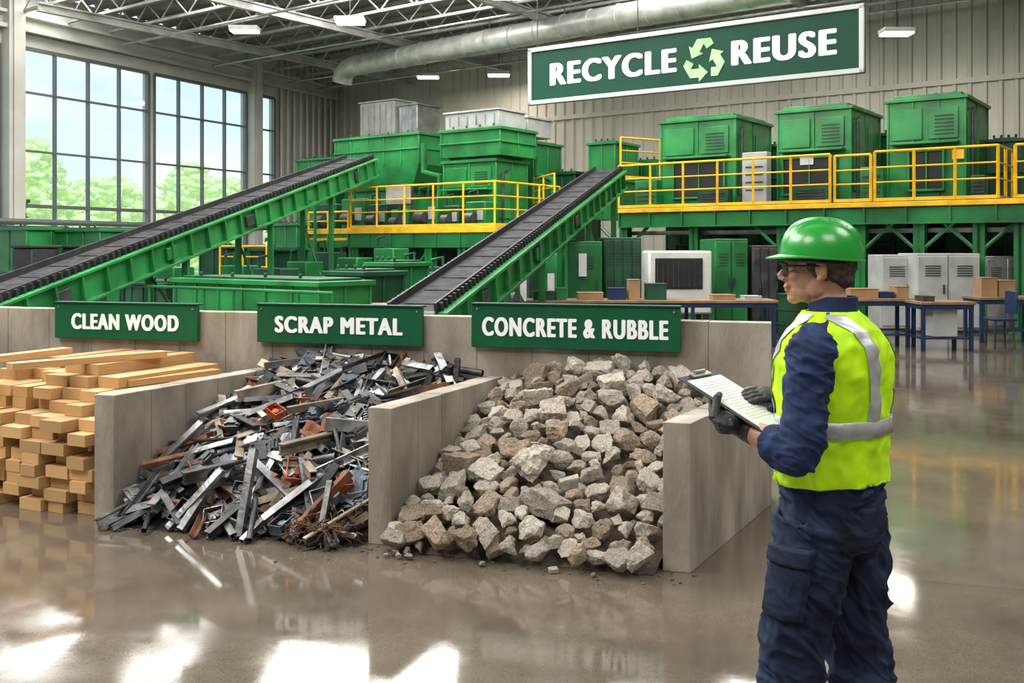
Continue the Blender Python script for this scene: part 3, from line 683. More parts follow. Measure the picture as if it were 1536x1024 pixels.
rail([Mp(sM(1252,0),0,ZD+.04),Mp(sM(1306,0),0,ZD+.04)],'short yellow gate railing on the sorting platform',h=1.05,group=GR)
rail([Mp(sM(1312,0),0,ZD+.04),Mp(.1,0,ZD+.04),Mp(.1,1.6,ZD+.04)],'yellow tubular safety railing along the sorting platform',group=GR)
rail([Mp(.4,.15,ZD+.04),Mp(SR-.2,.15,ZD+.04)],'yellow tubular safety railing at the platform end',group=GR)
rail([Mp(sM(985,0),2.2,ZD+.9),Mp(sM(930,0),2.2,ZD+.9),Mp(sM(905,0),.9,ZD+.9)],'yellow railing on the raised conveyor gangway',group=GR)
machine('sorting_cabin','tall green steel sorting cabin with dark opening on the platform','sorting machine',992,1103,181,0,1.0,2.3,zb=ZD,m=GREEN2,ribs=2,opening=(.2,.86,.14,.52),panels=False,cabin=True)
machine('sorting_cabin','tall green steel sorting cabin with dark opening on the platform','sorting machine',1167,1276,166,0,1.0,2.3,zb=ZD,m=GREEN2,ribs=2,opening=(.10,.8,.14,.5),panels=False,cabin=True)
machine('sorting_cabin','tallest green steel sorting cabin at the platform end','sorting machine',1332,1448,150,0,1.0,2.3,zb=ZD,m=GREEN2,ribs=3,opening=(.30,.72,.14,.50),panels=False,cabin=True)
machine('feed_hopper','small green feed box beside the conveyor head','sorting machine',884,922,216,0,1.6,1.3,zb=ZD-.2,ribs=2,panels=False)
machine('feed_hopper','low green feed chute on the platform','sorting machine',940,985,244,0,3.4,1.0,zb=ZD,ribs=2,panels=False)
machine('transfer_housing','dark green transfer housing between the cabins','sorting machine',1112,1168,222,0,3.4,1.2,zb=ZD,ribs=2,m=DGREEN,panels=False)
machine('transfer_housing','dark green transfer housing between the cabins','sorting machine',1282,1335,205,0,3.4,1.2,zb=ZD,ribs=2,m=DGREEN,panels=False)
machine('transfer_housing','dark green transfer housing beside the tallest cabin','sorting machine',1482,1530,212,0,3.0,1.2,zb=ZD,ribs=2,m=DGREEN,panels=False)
for (pl,pr,pt,m_,lb) in [(1113,1150,228,GREY,'grey control box with vents on the platform'),(1046,1092,282,DGREEN,'low dark machine drive on the platform'),(1185,1245,276,DGREEN,'low dark machine drive on the platform'),(1290,1325,250,GREEN,'green pump housing beside the cabin'),(952,985,270,GREEN,'green pump housing beside the cabin'),(1456,1478,262,DGREEN,'dark green drive housing on the platform')]:
    t=.35; g=G(); a0,a1,z0,z1=mb(g,pl,pr,pt,0,t,.3,zb=ZD); th=T('control_box',lb,'control box',Mp((a0+a1)/2,t+.15,ZD)); 
    th.part('housing',g,m_,.02)
    g=G(); 
    for i in range(4): g.box(Mp(a0+(a1-a0)*.15,t-.02,z0+(z1-z0)*(.3+.14*i)),U*(a1-a0)*.7,VV*.03,Z*.03)
    th.part('vent',g,DGREY); th.part('base_frame',G().box(Mp(a0-.03,t-.03,z0),U*(a1-a0+.06),VV*.36,Z*.08),DGREEN)
for (pl,pr,pt,pb,t,m_) in [(1200,1220,232,247,.90,PAPER),(1428,1446,224,238,.90,YEL)]:
    g=G(); mb(g,pl,pr,pt,pb,t,.02); solo('notice_plate',g,m_,'small rectangular notice fixed on the cabin front','notice')
for (pl,pr,pt,m_,t) in [(1000,1085,335,DGREEN,2.2),(1110,1230,335,DGREEN,2.4),(1265,1360,330,DGREEN,2.6),(1420,1530,330,DGREEN,2.6)]:
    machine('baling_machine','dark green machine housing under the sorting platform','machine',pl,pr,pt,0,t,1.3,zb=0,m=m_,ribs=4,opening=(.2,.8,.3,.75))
# ---- middle platform
t1=-3.0; ZP=zM(600,343,t1); sa,sb=sM(463,t1),sM(742,t1)
th=T('equipment_platform','raised equipment platform with yellow edge between the conveyors','platform',Mp((sa+sb)/2,t1+1.5,0))
th.part('deck_plate',G().box(Mp(sa,t1,ZP-.1),U*(sb-sa),VV*3.0,Z*.1),DGREEN)
th.part('edge_beam',G().box(Mp(sa,t1-.06,ZP-.12),U*(sb-sa),VV*.06,Z*.15),YEL,.008,label='yellow edge beam')
th.part('edge_beam',G().box(Mp(sb,t1-.06,ZP-.12),U*.06,VV*3.0,Z*.15),YEL,.008,label='yellow edge beam')
g=G(); g.box(Mp(sa,t1,ZP-.5),U*(sb-sa),VV*.2,Z*.38); x=sa
while x<sb: g.box(Mp(x,t1-.04,ZP-.5),U*.04,VV*.08,Z*.38); x+=.8
th.part('support_beam',g,GREEN)
for px in (475,530,585,640,690,736):
    for tt in (t1+.05,t1+2.7):
        s_=sM(px,t1); g=G(); g.box(Mp(s_-.12,tt,0),U*.24,VV*.04,Z*(ZP-.1)); g.box(Mp(s_-.12,tt+.2,0),U*.24,VV*.04,Z*(ZP-.1)); g.box(Mp(s_-.04,tt,0),U*.08,VV*.2,Z*(ZP-.1)); th.part('column',g,GREEN)
for pa,pb_ in ((475,530),(585,640),(690,736)):
    th.part('cross_brace',G().cyl(Mp(sM(pa,t1),t1+.1,.2),Mp(sM(pb_,t1),t1+.1,ZP-.5),.035,n=6),GREEN); th.part('cross_brace',G().cyl(Mp(sM(pb_,t1),t1+.1,.2),Mp(sM(pa,t1),t1+.1,ZP-.5),.035,n=6),GREEN)
rail([Mp(sM(526,t1),t1,ZP+.04),Mp(sb,t1,ZP+.04),Mp(sb,t1+2.9,ZP+.04)],'yellow tubular safety railing around the equipment platform',group=GR)
rail([Mp(sa,t1,ZP-.3),Mp(sM(522,t1),t1,ZP-.3)],'lower yellow railing at the platform stairs',h=.8,group=GR)
rail([Mp(sb+.3,t1+2.2,ZP+.35),Mp(sM(800,t1+3.6),t1+3.6,ZP+.35)],'yellow railing behind the equipment platform',group=GR)
machine('waste_hopper','wide green open-top waste hopper above the platform','hopper',503,628,206,285,.1,2.2,m=GREEN2,ribs=5,taper=.16,panels=False)
machine('hopper_support_tower','green steel tower carrying the waste hopper','machine',520,615,286,0,.6,1.4,zb=0,m=GREEN,ribs=3)
machine('shredder_tower','tall green shredder tower beside the hopper','machine',666,744,243,0,-1.6,1.4,zb=ZP,m=GREEN2,ribs=2,cabin=True,panels=False)
machine('upper_silo_box','wide green silo box on top of the shredder tower','machine',662,750,196,235,-1.7,1.6,m=GREEN2,ribs=1,panels=False)
machine('side_silo','green side silo next to the shredder tower','machine',762,800,216,0,.6,1.4,zb=0,m=GREEN,ribs=2)
machine('rear_machine','green rear machine housing behind the conveyor head','machine',446,500,240,0,1.0,1.4,zb=0,m=GREEN,ribs=3)
machine('rear_machine','dark green rear machine housing beside the silo','machine',806,862,262,0,1.8,1.4,zb=0,m=DGREEN,ribs=3)
for (pl,pr,pt,pb,t,m_) in [(540,592,153,205,3.2,GREY),(598,626,158,205,3.2,STEEL),(668,748,168,193,-1.4,GREY),(758,792,178,205,.8,GREY)]:
    g=G(); a0,a1,z0,z1=mb(g,pl,pr,pt,pb,t,1.2); th=T('ventilation_box','grey sheet-metal ventilation box on top of the machinery','ventilation box',Mp((a0+a1)/2,t+.6,z0)); th.part('casing',g,m_,.02)
    g=G(); 
    for i in range(6): g.box(Mp(a0+(a1-a0)*(i+.5)/6,t-.03,z0+.1),U*.03,VV*.03,Z*(z1-z0-.2))
    th.part('ribs',g,STEEL); th.part('cap',G().box(Mp(a0-.05,t-.05,z1),U*(a1-a0+.1),VV*1.3,Z*.05),m_)
machine('duct_support_tower','dark green tower under the ventilation box','machine',540,626,207,0,3.1,1.3,zb=0,m=DGREEN,ribs=3)
for (px0,py0,px1,py1,t) in [(636,215,660,300,-.3),(806,235,830,290,.4),(750,225,757,335,-.6),(480,255,500,330,-.2)]:
    a_=Mp(sM(px0,t),t,zM(px0,py0,t)); b_=Mp(sM(px1,t),t,zM(px1,py1,t)); g=G(); g.tube([a_,V((a_.x,a_.y,(a_.z+b_.z)/2)),V((b_.x,b_.y,(a_.z+b_.z)/2-.15)),b_],.10,10)
    solo('process_pipe',g,GREEN,'bent green process pipe between the machines','pipe',group='green process pipes')
def unit(px,py,wpx,t,m_,name,label,cat,z0):
    g=G(); a0,a1,zz,z1=mb(g,px,px+wpx,py,0,t,.6,zb=z0); th=T(name,label,cat,Mp((a0+a1)/2,t+.3,z0)); th.part('housing',g,m_,.03)
    w=a1-a0;h=z1-zz
    th.part('motor',G().cyl(Mp(a0+w*.2,t-.12,zz+h*.35),Mp(a0+w*.6,t-.12,zz+h*.35),min(.16,h*.25),n=14),DGREY)
    th.part('panel',G().box(Mp(a0+w*.62,t-.03,zz+h*.3),U*w*.28,VV*.04,Z*h*.4),GREY,.005)
    g=G(); g.tube([Mp(a0+w*.1,t+.1,z1),Mp(a0+w*.1,t+.1,z1+.25),Mp(a0+w*.5,t+.1,z1+.3),Mp(a0+w*.5,t+.1,z1)],.035,8); th.part('pipe',g,DGREEN)
for a_ in [(470,306,34,-2.5,DGREEN),(512,298,34,-2.5,GREEN),(552,306,28,-2.5,DGREEN),(586,314,26,-2.5,GREEN),(622,296,34,-2.5,GREEN),(664,308,24,-2.5,DGREEN),(698,302,30,-2.5,GREEN)]:
    unit(*a_,'drive_unit','compact green drive unit with motor on the equipment platform','machine drive',ZP)
for a_ in [(600,400,34,-6.5,DGREEN),(640,408,40,-7.2,GREEN),(560,372,30,-4.2,GREEN),(470,378,26,-4.3,DGREEN),(505,386,30,-4.6,GREEN),(330,398,34,-6.6,GREEN),(380,402,40,-7.4,DGREEN),(760,385,34,-3.0,DGREEN),(800,380,36,-2.5,GREEN),(230,400,30,-8.4,GREEN),(430,392,28,-6.0,GREEN)]:
    unit(*a_,'pump_unit','green pump unit standing on the floor between conveyors','machine drive',0)
g=G(); a0,a1,z0,z1=mb(g,578,618,276,308,-2.85,.08); th=T('monitor_screen','pale flat monitor screen on a stand on the platform','monitor',Mp((a0+a1)/2,-2.8,ZP))
th.part('screen_frame',g,DGREY,.01); th.part('screen',G().box(Mp(a0+.04,-2.87,z0+.04),U*(a1-a0-.08),VV*.02,Z*(z1-z0-.08)),GREY); th.part('stand',G().box(Mp((a0+a1)/2-.04,-2.81,ZP),U*.08,VV*.05,Z*(z0-ZP)),DGREY)
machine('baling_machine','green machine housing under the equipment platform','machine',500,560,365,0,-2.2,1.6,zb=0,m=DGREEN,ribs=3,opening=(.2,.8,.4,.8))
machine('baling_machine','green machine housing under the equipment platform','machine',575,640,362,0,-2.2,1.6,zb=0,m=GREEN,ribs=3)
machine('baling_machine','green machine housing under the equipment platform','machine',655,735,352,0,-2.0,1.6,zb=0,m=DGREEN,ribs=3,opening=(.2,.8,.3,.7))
th=T('access_ladder','green steel access ladder up to the equipment platform','ladder',Mp(sM(452,-3.4),-3.4,0)); s_=sM(452,-3.4)
for q in (0,.5): th.part('ladder_stile',G().box(Mp(s_+q,-3.4,0),U*.05,VV*.08,Z*(ZP+.9)),GREEN)
for i in range(9): th.part('rung',G().cyl(Mp(s_+.03,-3.36,.3+i*.28),Mp(s_+.52,-3.36,.3+i*.28),.018,n=6),GREEN)
# ---- left low machines & containers
machine('waste_container','green steel waste container near the windows','container',-60,40,345,0,-9.4,1.3,zb=0,m=GREEN,ribs=4,group='green waste containers')
machine('waste_container','green steel waste container near the windows','container',56,150,347,0,-8.6,1.3,zb=0,m=GREEN,ribs=4,group='green waste containers')
machine('low_conveyor_housing','long low green machine housing in front of the conveyor','machine',262,478,425,0,-12.2,1.1,zb=0,m=GREEN2,ribs=6)
machine('low_conveyor_housing','low green housing under the conveyor','machine',180,250,428,0,-10.9,1.0,zb=0,m=DGREEN,ribs=4)
machine('control_cabinet','green control cabinet near the window wall','cabinet',412,445,338,0,-1.5,1.2,zb=0,m=GREEN,ribs=2)
machine('control_cabinet','dark green electrical cabinet under the conveyor','cabinet',300,340,372,0,-4.5,1.2,zb=0,m=DGREEN,ribs=2)
machine('control_cabinet','dark green electrical cabinet under the conveyor','cabinet',376,410,376,0,-4.5,1.2,zb=0,m=DGREEN,ribs=2)
machine('press_unit','dark green hydraulic press unit between the conveyors','machine',490,545,412,0,-10.4,1.0,zb=0,m=DGREEN,ribs=2)
machine('press_unit','green hydraulic press unit between the conveyors','machine',552,590,398,0,-8.6,1.0,zb=0,m=GREEN,ribs=2)
rail([Mp(sM(330,-4.9),-4.9,.9),Mp(sM(400,-4.9),-4.9,.9)],'short yellow guard rail on the low gangway',h=.9,group=GR)
s0_,s1_=sM(150,-12.6),sM(500,-12.6)
th=T('green_railing','green tubular guard railing along the low machinery','railing',Mp((s0_+s1_)/2,-12.6,0))
th.part('top_rail',G().cyl(Mp(s0_,-12.6,1.1),Mp(s1_,-12.6,1.1),.025,n=8),GREEN); th.part('middle_rail',G().cyl(Mp(s0_,-12.6,.7),Mp(s1_,-12.6,.7),.025,n=8),GREEN)
for i in range(9): th.part('post',G().cyl(Mp(s0_+(s1_-s0_)*i/8,-12.6,0),Mp(s0_+(s1_-s0_)*i/8,-12.6,1.1),.025,n=8),GREEN)
for px,t in ((18,-10.4),(92,-9.6),(168,-7.2)):
    g=G(); a0,a1,z0,z1=mb(g,px,px+28,372,0,t,.7,zb=0); th=T('waste_bin','black wheeled waste bin in front of the green containers','bin',Mp((a0+a1)/2,t+.4,0),group='black waste bins'); th.part('bin_body',g,BLK,.04); th.part('lid',G().box(Mp(a0-.04,t-.04,z1),U*(a1-a0+.08),VV*.8,Z*.07),BLK,.02)
# ---- right low items
def fbox(pl,pr,pt,D,dep,z0=0.):
    a=W(pl,pt,D);b_=W(pr,pt,D); g=G().box(V((a.x,D,z0)),(b_.x-a.x,0,0),(0,dep,0),(0,0,a.z-z0)); return g,a.x,b_.x,a.z
def cabinet(pl,pr,pt,D,dep,m_,label,doors=2,name='storage_cabinet'):
    g,x0,x1,z1=fbox(pl,pr,pt,D,dep,.06); th=T(name,label,'cabinet',V(((x0+x1)/2,D+dep/2,0))); th.part('body',g,m_,.015); w=(x1-x0)/doors
    for i in range(doors):
        d_=th.part('door',G().box(V((x0+w*i+.02,D-.03,.12)),(w-.04,0,0),(0,.03,0),(0,0,z1-.18)),m_,.008)
        th.part('handle',G().box(V((x0+w*i+(w*.82 if i%2==0 else w*.1),D-.06,z1*.5)),(.03,0,0),(0,.03,0),(0,0,.18)),DGREY,parent=d_)
        g=G()
        for q in range(5): g.box(V((x0+w*i+w*.25,D-.045,z1*(.72+.03*q))),(w*.5,0,0),(0,.02,0),(0,0,.015))
        th.part('louvre',g,DGREY,parent=d_)
    th.part('plinth',G().box(V((x0+.03,D+.03,0)),(x1-x0-.06,0,0),(0,dep-.06,0),(0,0,.07)),DGREY)
    return th
cabinet(852,903,362,19.5,1.2,GREEN,'green steel cabinet with a posted notice',1)
g,x0,x1,z1=fbox(868,880,380,19.42,.01,1.2); solo('notice_plate',g,PAPER,'white notice taped on the green cabinet','notice')
cabinet(906,962,356,20,1.6,DGREEN,'dark green cabinet with louvred panels',4)
cabinet(1375,1422,380,20.5,1.0,GREY,'tall light grey steel cabinet behind the workbench',1)
cabinet(1423,1470,380,20.5,1.0,GREY,'tall light grey steel cabinet behind the workbench',1)
cabinet(1478,1540,384,21,1.0,STEEL,'tall grey steel cabinet by the platform column',2)
cabinet(1322,1368,382,21,.8,GREY,'grey electrical box cabinet under the platform',1)
cabinet(1072,1122,358,20.2,1.6,GREEN,'green press machine cabinet beside the white unit',2)
cabinet(1128,1166,368,20.2,1.5,DGREY,'dark grey filter cabinet under the platform',3)
cabinet(1180,1230,378,20.4,1.0,DGREEN,'dark green tool cabinet beside the platform column',2)
g,x0,x1,z1=fbox(973,1068,376,18.9,1.0,.5); th=T('white_process_unit','white machine unit with large dark front window','machine',V(((x0+x1)/2,19.4,0))); th.part('casing',g,WHITE,.04)
th.part('front_window',G().box(V((x0+.12,18.87,.98)),(x1-x0-.3,0,0),(0,.03,0),(0,0,z1-1.12)),DARK,.01,label='large dark window')
g=G()
for i in range(9): g.box(V((x0+.16+(x1-x0-.4)*i/8,18.85,1.02)),(.012,0,0),(0,.02,0),(0,0,z1-1.22))
th.part('grille',g,DGREY)
for x in (x0+.05,x1-.15):
    for y in (18.95,19.7): th.part('leg',G().box(V((x,y,0)),(.1,0,0),(0,.1,0),(0,0,.52)),DGREY)
def table(pl,pr,D,dep,z,label,m_=BLUEM,shelf=True):
    x0=W(pl,0,D).x;x1=W(pr,0,D).x; th=T('workbench',label,'workbench',V(((x0+x1)/2,D+dep/2,0)))
    th.part('table_top',G().box(V((x0,D,z-.05)),(x1-x0,0,0),(0,dep,0),(0,0,.05)),TOPM,.008)
    th.part('apron',G().box(V((x0+.03,D+.03,z-.13)),(x1-x0-.06,0,0),(0,dep-.06,0),(0,0,.08)),m_)
    n_=max(1,round((x1-x0)/1.6))
    for i in range(n_+1):
        for y in (D+.04,D+dep-.1): th.part('leg',G().box(V((x0+.03+(x1-x0-.12)*i/n_,y,0)),(.06,0,0),(0,.06,0),(0,0,z-.1)),m_)
    if shelf: th.part('lower_shelf',G().box(V((x0+.05,D+.08,.2)),(x1-x0-.1,0,0),(0,dep-.16,0),(0,0,.03)),m_)
    return x0,x1
table(790,1168,17.6,.8,.83,'long brown-topped workbench behind the concrete bays')
table(1272,1378,17.6,.9,.86,'blue steel workbench with wooden top')
table(1382,1465,16.9,.8,.84,'blue steel workbench near the grey cabinets')
table(1470,1570,18.5,.8,.84,'blue steel workbench at the aisle edge')
table(548,606,15.5,.8,.86,'small workbench beside the conveyor foot')
def carton(px,D,z,w,h,m_,label,name='cardboard_box'):
    x=W(px,0,D).x; g=G(); g.box(V((x,D+.15,z)),(w,0,0),(0,.35,0),(0,0,h)); g.box(V((x-.01,D+.14,z+h)),(w+.02,0,0),(0,.12,0),(0,0,.012)); g.box(V((x-.01,D+.39,z+h)),(w+.02,0,0),(0,.12,0),(0,0,.012))
    solo(name,g,m_,label,'box',bevel=.004)
for a_ in [(868,17.6,.83,.45,.12,CARD),(915,17.6,.83,.3,.2,BLUEM),(945,17.6,.83,.2,.35,CARD),(972,17.6,.83,.35,.28,DGREEN),(1072,17.6,.83,.4,.08,CARD),(1120,17.6,.83,.3,.06,GREY),(800,17.6,.83,.4,.14,DGREEN),(835,17.6,.83,.18,.2,GREEN)]:
    carton(*a_,'storage box standing on the long workbench')
for a_ in [(1280,17.6,.86,.5,.16,CARD),(1325,17.6,.86,.25,.1,BLUEM),(1350,17.6,.86,.22,.2,CARD),(1405,16.9,.24,.42,.5,GREY),(1478,18.5,.84,.3,.35,CARD),(1505,18.5,.84,.3,.3,CARD),(1390,16.9,.84,.2,.08,DGREY)]:
    carton(*a_,'storage box at the blue workbench')
def drum(px,D,m_,label):
    x=W(px,0,D).x; th=T('steel_barrel',label,'barrel',V((x,D,0))); g=G(); g.cyl(V((x,D,0)),V((x,D,.88)),.29,n=24)
    for z in (.02,.3,.58,.86): g.cyl(V((x,D,z-.015)),V((x,D,z+.015)),.305,n=24)
    th.part('barrel_body',g,m_); th.part('bung',G().cyl(V((x+.1,D,.88)),V((x+.1,D,.91)),.035,n=10),DGREY)
drum(1250,19.6,BLUEM,'blue steel barrel beside the cabinets'); drum(1190,19.2,DGREEN,'dark green steel barrel beside the cabinets')
def stool(px,D,label):
    x=W(px,0,D).x; th=T('work_chair',label,'chair',V((x,D,0))); th.part('seat',G().cb(V((x,D,.5)),(.42,0,0),(0,.42,0),(0,0,.05)),BLUEM,.015); th.part('backrest',G().cb(V((x+.2,D,.8)),(.04,0,0),(0,.4,0),(0,0,.4)),BLUEM,.015)
    for a_ in (-.17,.17):
        for b_ in (-.17,.17): th.part('leg',G().cyl(V((x+a_,D+b_,0)),V((x+a_*.9,D+b_*.9,.5)),.018,n=6),DGREY)
stool(1500,17.6,'blue work chair beside the workbench')
# ---------------- outdoors
g=G(); g.add([(-160,-20,-.15),(-40,-20,-.15),(-8.2,47,-.15),(60,90,-.15),(-160,160,-.15)],[(0,1,2,3,4)]); solo('lawn',g,GRASS,'sunlit green lawn outside the windows','lawn',kind='stuff')
for (px,pt,D,w) in [(-70,205,48,6),(38,200,58,6),(112,268,74,6),(172,262,60,5),(222,288,90,6),(285,242,70,6),(345,265,84,6),(400,270,98,8)]:
    top=W(px,pt,D); base=V((top.x,top.y,-.15)); th=T('leafy_tree','leafy tree outside the windows, paled with painted haze','tree',base,group='trees outside the windows')
    th.part('trunk',G().tube([base,base+Z*top.z*.3,base+Z*top.z*.6+V((.2,0,0))],[.25,.2,.1],8),TRUNK)
    g=G(); rnd=random.Random(px)
    for k in range(420):
        h=rnd.uniform(.08,.98); rad=w*.5*math.sin(math.pi*min(1,h*.80+.16))**.8*rnd.uniform(.7,1.15); t_=rnd.uniform(0,6.28); q=rnd.uniform(.3,1.)
        c=base+V((math.cos(t_)*rad*q,math.sin(t_)*rad*q,h*top.z)); r=rnd.uniform(.10,.38)
        st=len(g.v); g.ell(c,(r*rnd.uniform(.8,1.9),r*rnd.uniform(.8,1.9),r*.7),Matrix.Rotation(rnd.uniform(-.6,.6),3,'X'),8,5)
        for i in range(st,len(g.v)): g.v[i]+=(g.v[i]-c).normalized()*.4*noise.noise(g.v[i]*3.7)
    th.part('hazed_foliage',g,HAZE_LEAF,ang=180)

# ---------------- person
def vox(g,size,it=4,disp=None):
    me=mesh('tmp',g,SKIN,smooth=False); ob=bpy.data.objects.new('tmp',me); link(ob)
    m=ob.modifiers.new('r','REMESH'); m.mode='VOXEL'; m.voxel_size=size
    if it: s_=ob.modifiers.new('s','SMOOTH'); s_.factor=.5; s_.iterations=it
    bpy.context.view_layer.update(); r=bpy.data.meshes.new_from_object(ob.evaluated_get(bpy.context.evaluated_depsgraph_get()))
    bpy.data.objects.remove(ob)
    if disp:
        ns=[v_.normal.copy() for v_ in r.vertices]
        for v_,n_ in zip(r.vertices,ns): v_.co+=n_*disp(v_.co)
    for p in r.polygons: p.use_smooth=True
    return r
PB=V((.984,3.08,0)); F_=V((-.82,.572,0)).normalized(); L_v=V((-F_.y,F_.x,0))
def PL(f,l,u): return PB+F_*f+L_v*l+Z*u
def cat(pts,k=5):
    out=[];n_=len(pts)
    for i in range(n_-1):
        p0,p1,p2,p3=[V(pts[max(0,min(n_-1,j))]) for j in (i-1,i,i+1,i+2)]
        for q in range(k):
            t=q/k; out.append(.5*((2*p1)+(p2-p0)*t+(2*p0-5*p1+4*p2-p3)*t*t+(3*p1-p0-3*p2+p3)*t**3))
    out.append(V(pts[-1])); return out
def limb(g,pts,rs,n=16,k=5):
    q=cat(pts,k); r=[]
    for i in range(len(q)):
        x=i/k; a_=int(min(x,len(rs)-2)); t=x-a_; r.append(rs[a_]*(1-t)+rs[a_+1]*t)
    g.tube(q,r,n); return g
def interp(tab,u):
    if u<=tab[0][0]: return tab[0][1:]
    for a_,b_ in zip(tab,tab[1:]):
        if u<=b_[0]:
            t=(u-a_[0])/(b_[0]-a_[0]); t=t*t*(3-2*t)*.5+t*.5; return tuple(x*(1-t)+y*t for x,y in zip(a_[1:],b_[1:]))
    return tab[-1][1:]
TV=[(1.005,.158,.195,0),(1.1,.155,.194,0),(1.2,.155,.200,0),(1.3,.162,.210,-.002),(1.4,.160,.210,-.006),(1.46,.145,.198,-.010),(1.5,.120,.170,-.008),(1.53,.095,.128,-.004),(1.56,.072,.088,.002)]
def torso(g,ins,u0,u1,n=28,k=14):
    rs=[]
    for i in range(k+1):
        u=u0+(u1-u0)*i/k; rf,rl,fo=interp(TV,u); rs.append([PL(fo+(rf-ins)*math.cos(t),(rl-ins)*math.sin(t),u) for t in [2*math.pi*j/n for j in range(n)]])
    g.ring(rs)
SL=PL(0,.182,1.435); EL=V((.815,2.855,1.165)); WLh=V((.70,3.015,1.207))
SRr=PL(0,-.182,1.435); ER=V((1.02,3.40,1.15)); WR=V((.868,3.225,1.262))
ba=V((-.68,.59,.42)).normalized(); bb=V((.655,.75,0)); bb=(bb-ba*bb.dot(ba)).normalized(); bn=bb.cross(ba).normalized()
if bn.z<0: bn=-bn
BC=V((.70,3.10,1.279))
def hand(g,wr,palm,d,n,side,curl,thumb,sc_=1.):
    d=V(d).normalized(); n=V(n); n=(n-d*n.dot(d)).normalized(); w=d.cross(n).normalized()*side
    M=Matrix((d,w,n)).transposed()
    palm=V(palm)
    g.tube([wr,wr.lerp(palm,.5),palm-d*.02],[.030*sc_,.030*sc_,.034*sc_],12,1)
    g.ell(palm,(.050*sc_,.043*sc_,.020*sc_),M); g.ell(palm+d*.025,(.03*sc_,.042*sc_,.018*sc_),M)
    for i,(o_,ln) in enumerate(((.031,.072),(.0105,.08),(-.0105,.074),(-.031,.058))):
        p=palm+w*o_+d*.035; ang=0; pts=[p]
        for j,q in enumerate((.45,.32,.23)):
            ang+=curl[j]; dd=d*math.cos(ang)+n*math.sin(ang); p=p+dd*ln*q*1.05; pts.append(p)
        g.tube(pts,[.0112*sc_,.0104*sc_,.0095*sc_,.0083*sc_],8); g.ell(pts[-1],(.0086*sc_,)*3,None,8,6)
        for q in pts[1:3]: g.ell(q,(.0108*sc_,)*3,None,8,6)
    pts=[palm-d*.02+w*.03]+[V(q) for q in thumb]
    g.tube(pts,[.016*sc_]+[.0125*sc_]*(len(pts)-2)+[.010*sc_],8); g.ell(pts[-1],(.0105*sc_,)*3,None,8,6)
eL=BC-bb*.115+ba*.01
pL=eL-bn*.030-bb*.012-ba*.045
thL=[eL-bb*.028-ba*.015-bn*.005,eL-bb*.012+bn*.018,eL+bb*.028+ba*.015+bn*.014]
eR=BC+bb*.115-ba*.03
pR=eR+bb*.005+bn*.034-ba*.02
dR=(-bb*.75+ba*.45-bn*.15)
thR=[pR-ba*.045-bn*.01,pR-ba*.05-bb*.03-bn*.018,pR-ba*.035-bb*.065-bn*.02]
def hands(g,sc_,which):
    if which in('L','B'): hand(g,WLh,pL,(bb*.75+ba*.55),bn,-1,(.05,.15,.2),thL,sc_)
    if which in('R','B'): hand(g,WR,pR,dR,-bn,1,(.12,.25,.35),thR,sc_)
HF=V((-.955,.297,0)).normalized(); HL=V((-HF.y,HF.x,0)); HC=PL(.042,0,1.690)
def HP_(x,y,z): return HC+HF*x+HL*y+Z*z
MH=Matrix((HF,HL,Z)).transposed()
g=G()
g.ell(HP_(-.014,0,.032),(.097,.076,.088),MH,24,16)
g.ell(HP_(.030,0,-.022),(.062,.060,.082),MH,20,14)
g.ell(HP_(.030,0,-.072),(.056,.052,.038),MH); g.ell(HP_(.072,0,-.097),(.021,.024,.017),MH)
for s_ in (1,-1):
    g.ell(HP_(.0,s_*.047,-.058),(.034,.016,.036),MH); g.ell(HP_(.062,s_*.034,-.024),(.026,.022,.020),MH)
    g.ell(HP_(-.010,s_*.078,-.008),(.018,.006,.031),MH@Matrix.Rotation(.2,3,'Y')); g.ell(HP_(-.018,s_*.084,.0),(.010,.005,.025),MH); g.ell(HP_(-.004,s_*.081,-.033),(.009,.006,.010),MH); g.ell(HP_(-.008,s_*.085,.018),(.013,.004,.006),MH)
    g.ell(HP_(.101,s_*.012,-.036),(.011,.008,.008),MH); g.tube([HP_(.082,s_*.045,.016),HP_(.091,s_*.02,.021),HP_(.09,0,.018)],[.008,.011,.010],8)
g.tube([HP_(.086,0,.012),HP_(.098,0,-.008),HP_(.112,0,-.026),HP_(.108,0,-.037)],[.009,.010,.013,.011],10)
g.ell(HP_(.088,0,-.053),(.013,.022,.010),MH)
g.ell(HP_(.095,0,-.060),(.009,.023,.0048),MH); g.ell(HP_(.092,0,-.0715),(.009,.020,.0055),MH); g.ell(HP_(.083,0,-.083),(.010,.018,.008),MH)
limb(g,[HP_(-.022,0,-.03),HP_(-.026,0,-.09),PL(-.005,0,1.53),PL(-.005,0,1.47)],[.060,.058,.066,.09])
torso(g,.028,1.0,1.53)
LEGL=[PL(.02,.095,.93),PL(.05,.105,.72),PL(.085,.11,.50),PL(.075,.115,.30),PL(.06,.12,.10)]
LEGR=[PL(-.01,-.095,.93),PL(-.035,-.105,.72),PL(-.045,-.11,.50),PL(-.075,-.115,.30),PL(-.10,-.12,.10)]
g.ell(PL(0,0,.98),(.115,.165,.12),Matrix((F_,L_v,Z)).transposed())
for lg in (LEGL,LEGR):
    limb(g,lg,[.088,.078,.058,.055,.042]); f=lg[-1]; g.tube([f-F_*.06-Z*.04,f+F_*.05-Z*.05,f+F_*.17-Z*.065],[.04,.042,.03],12)
limb(g,[SL,SL.lerp(EL,.5),EL,EL.lerp(WLh,.5),WLh],[.058,.048,.043,.042,.030]); limb(g,[SRr,SRr.lerp(ER,.5),ER,ER.lerp(WR,.5),WR],[.058,.048,.043,.042,.030])
hands(g,.9,'B')
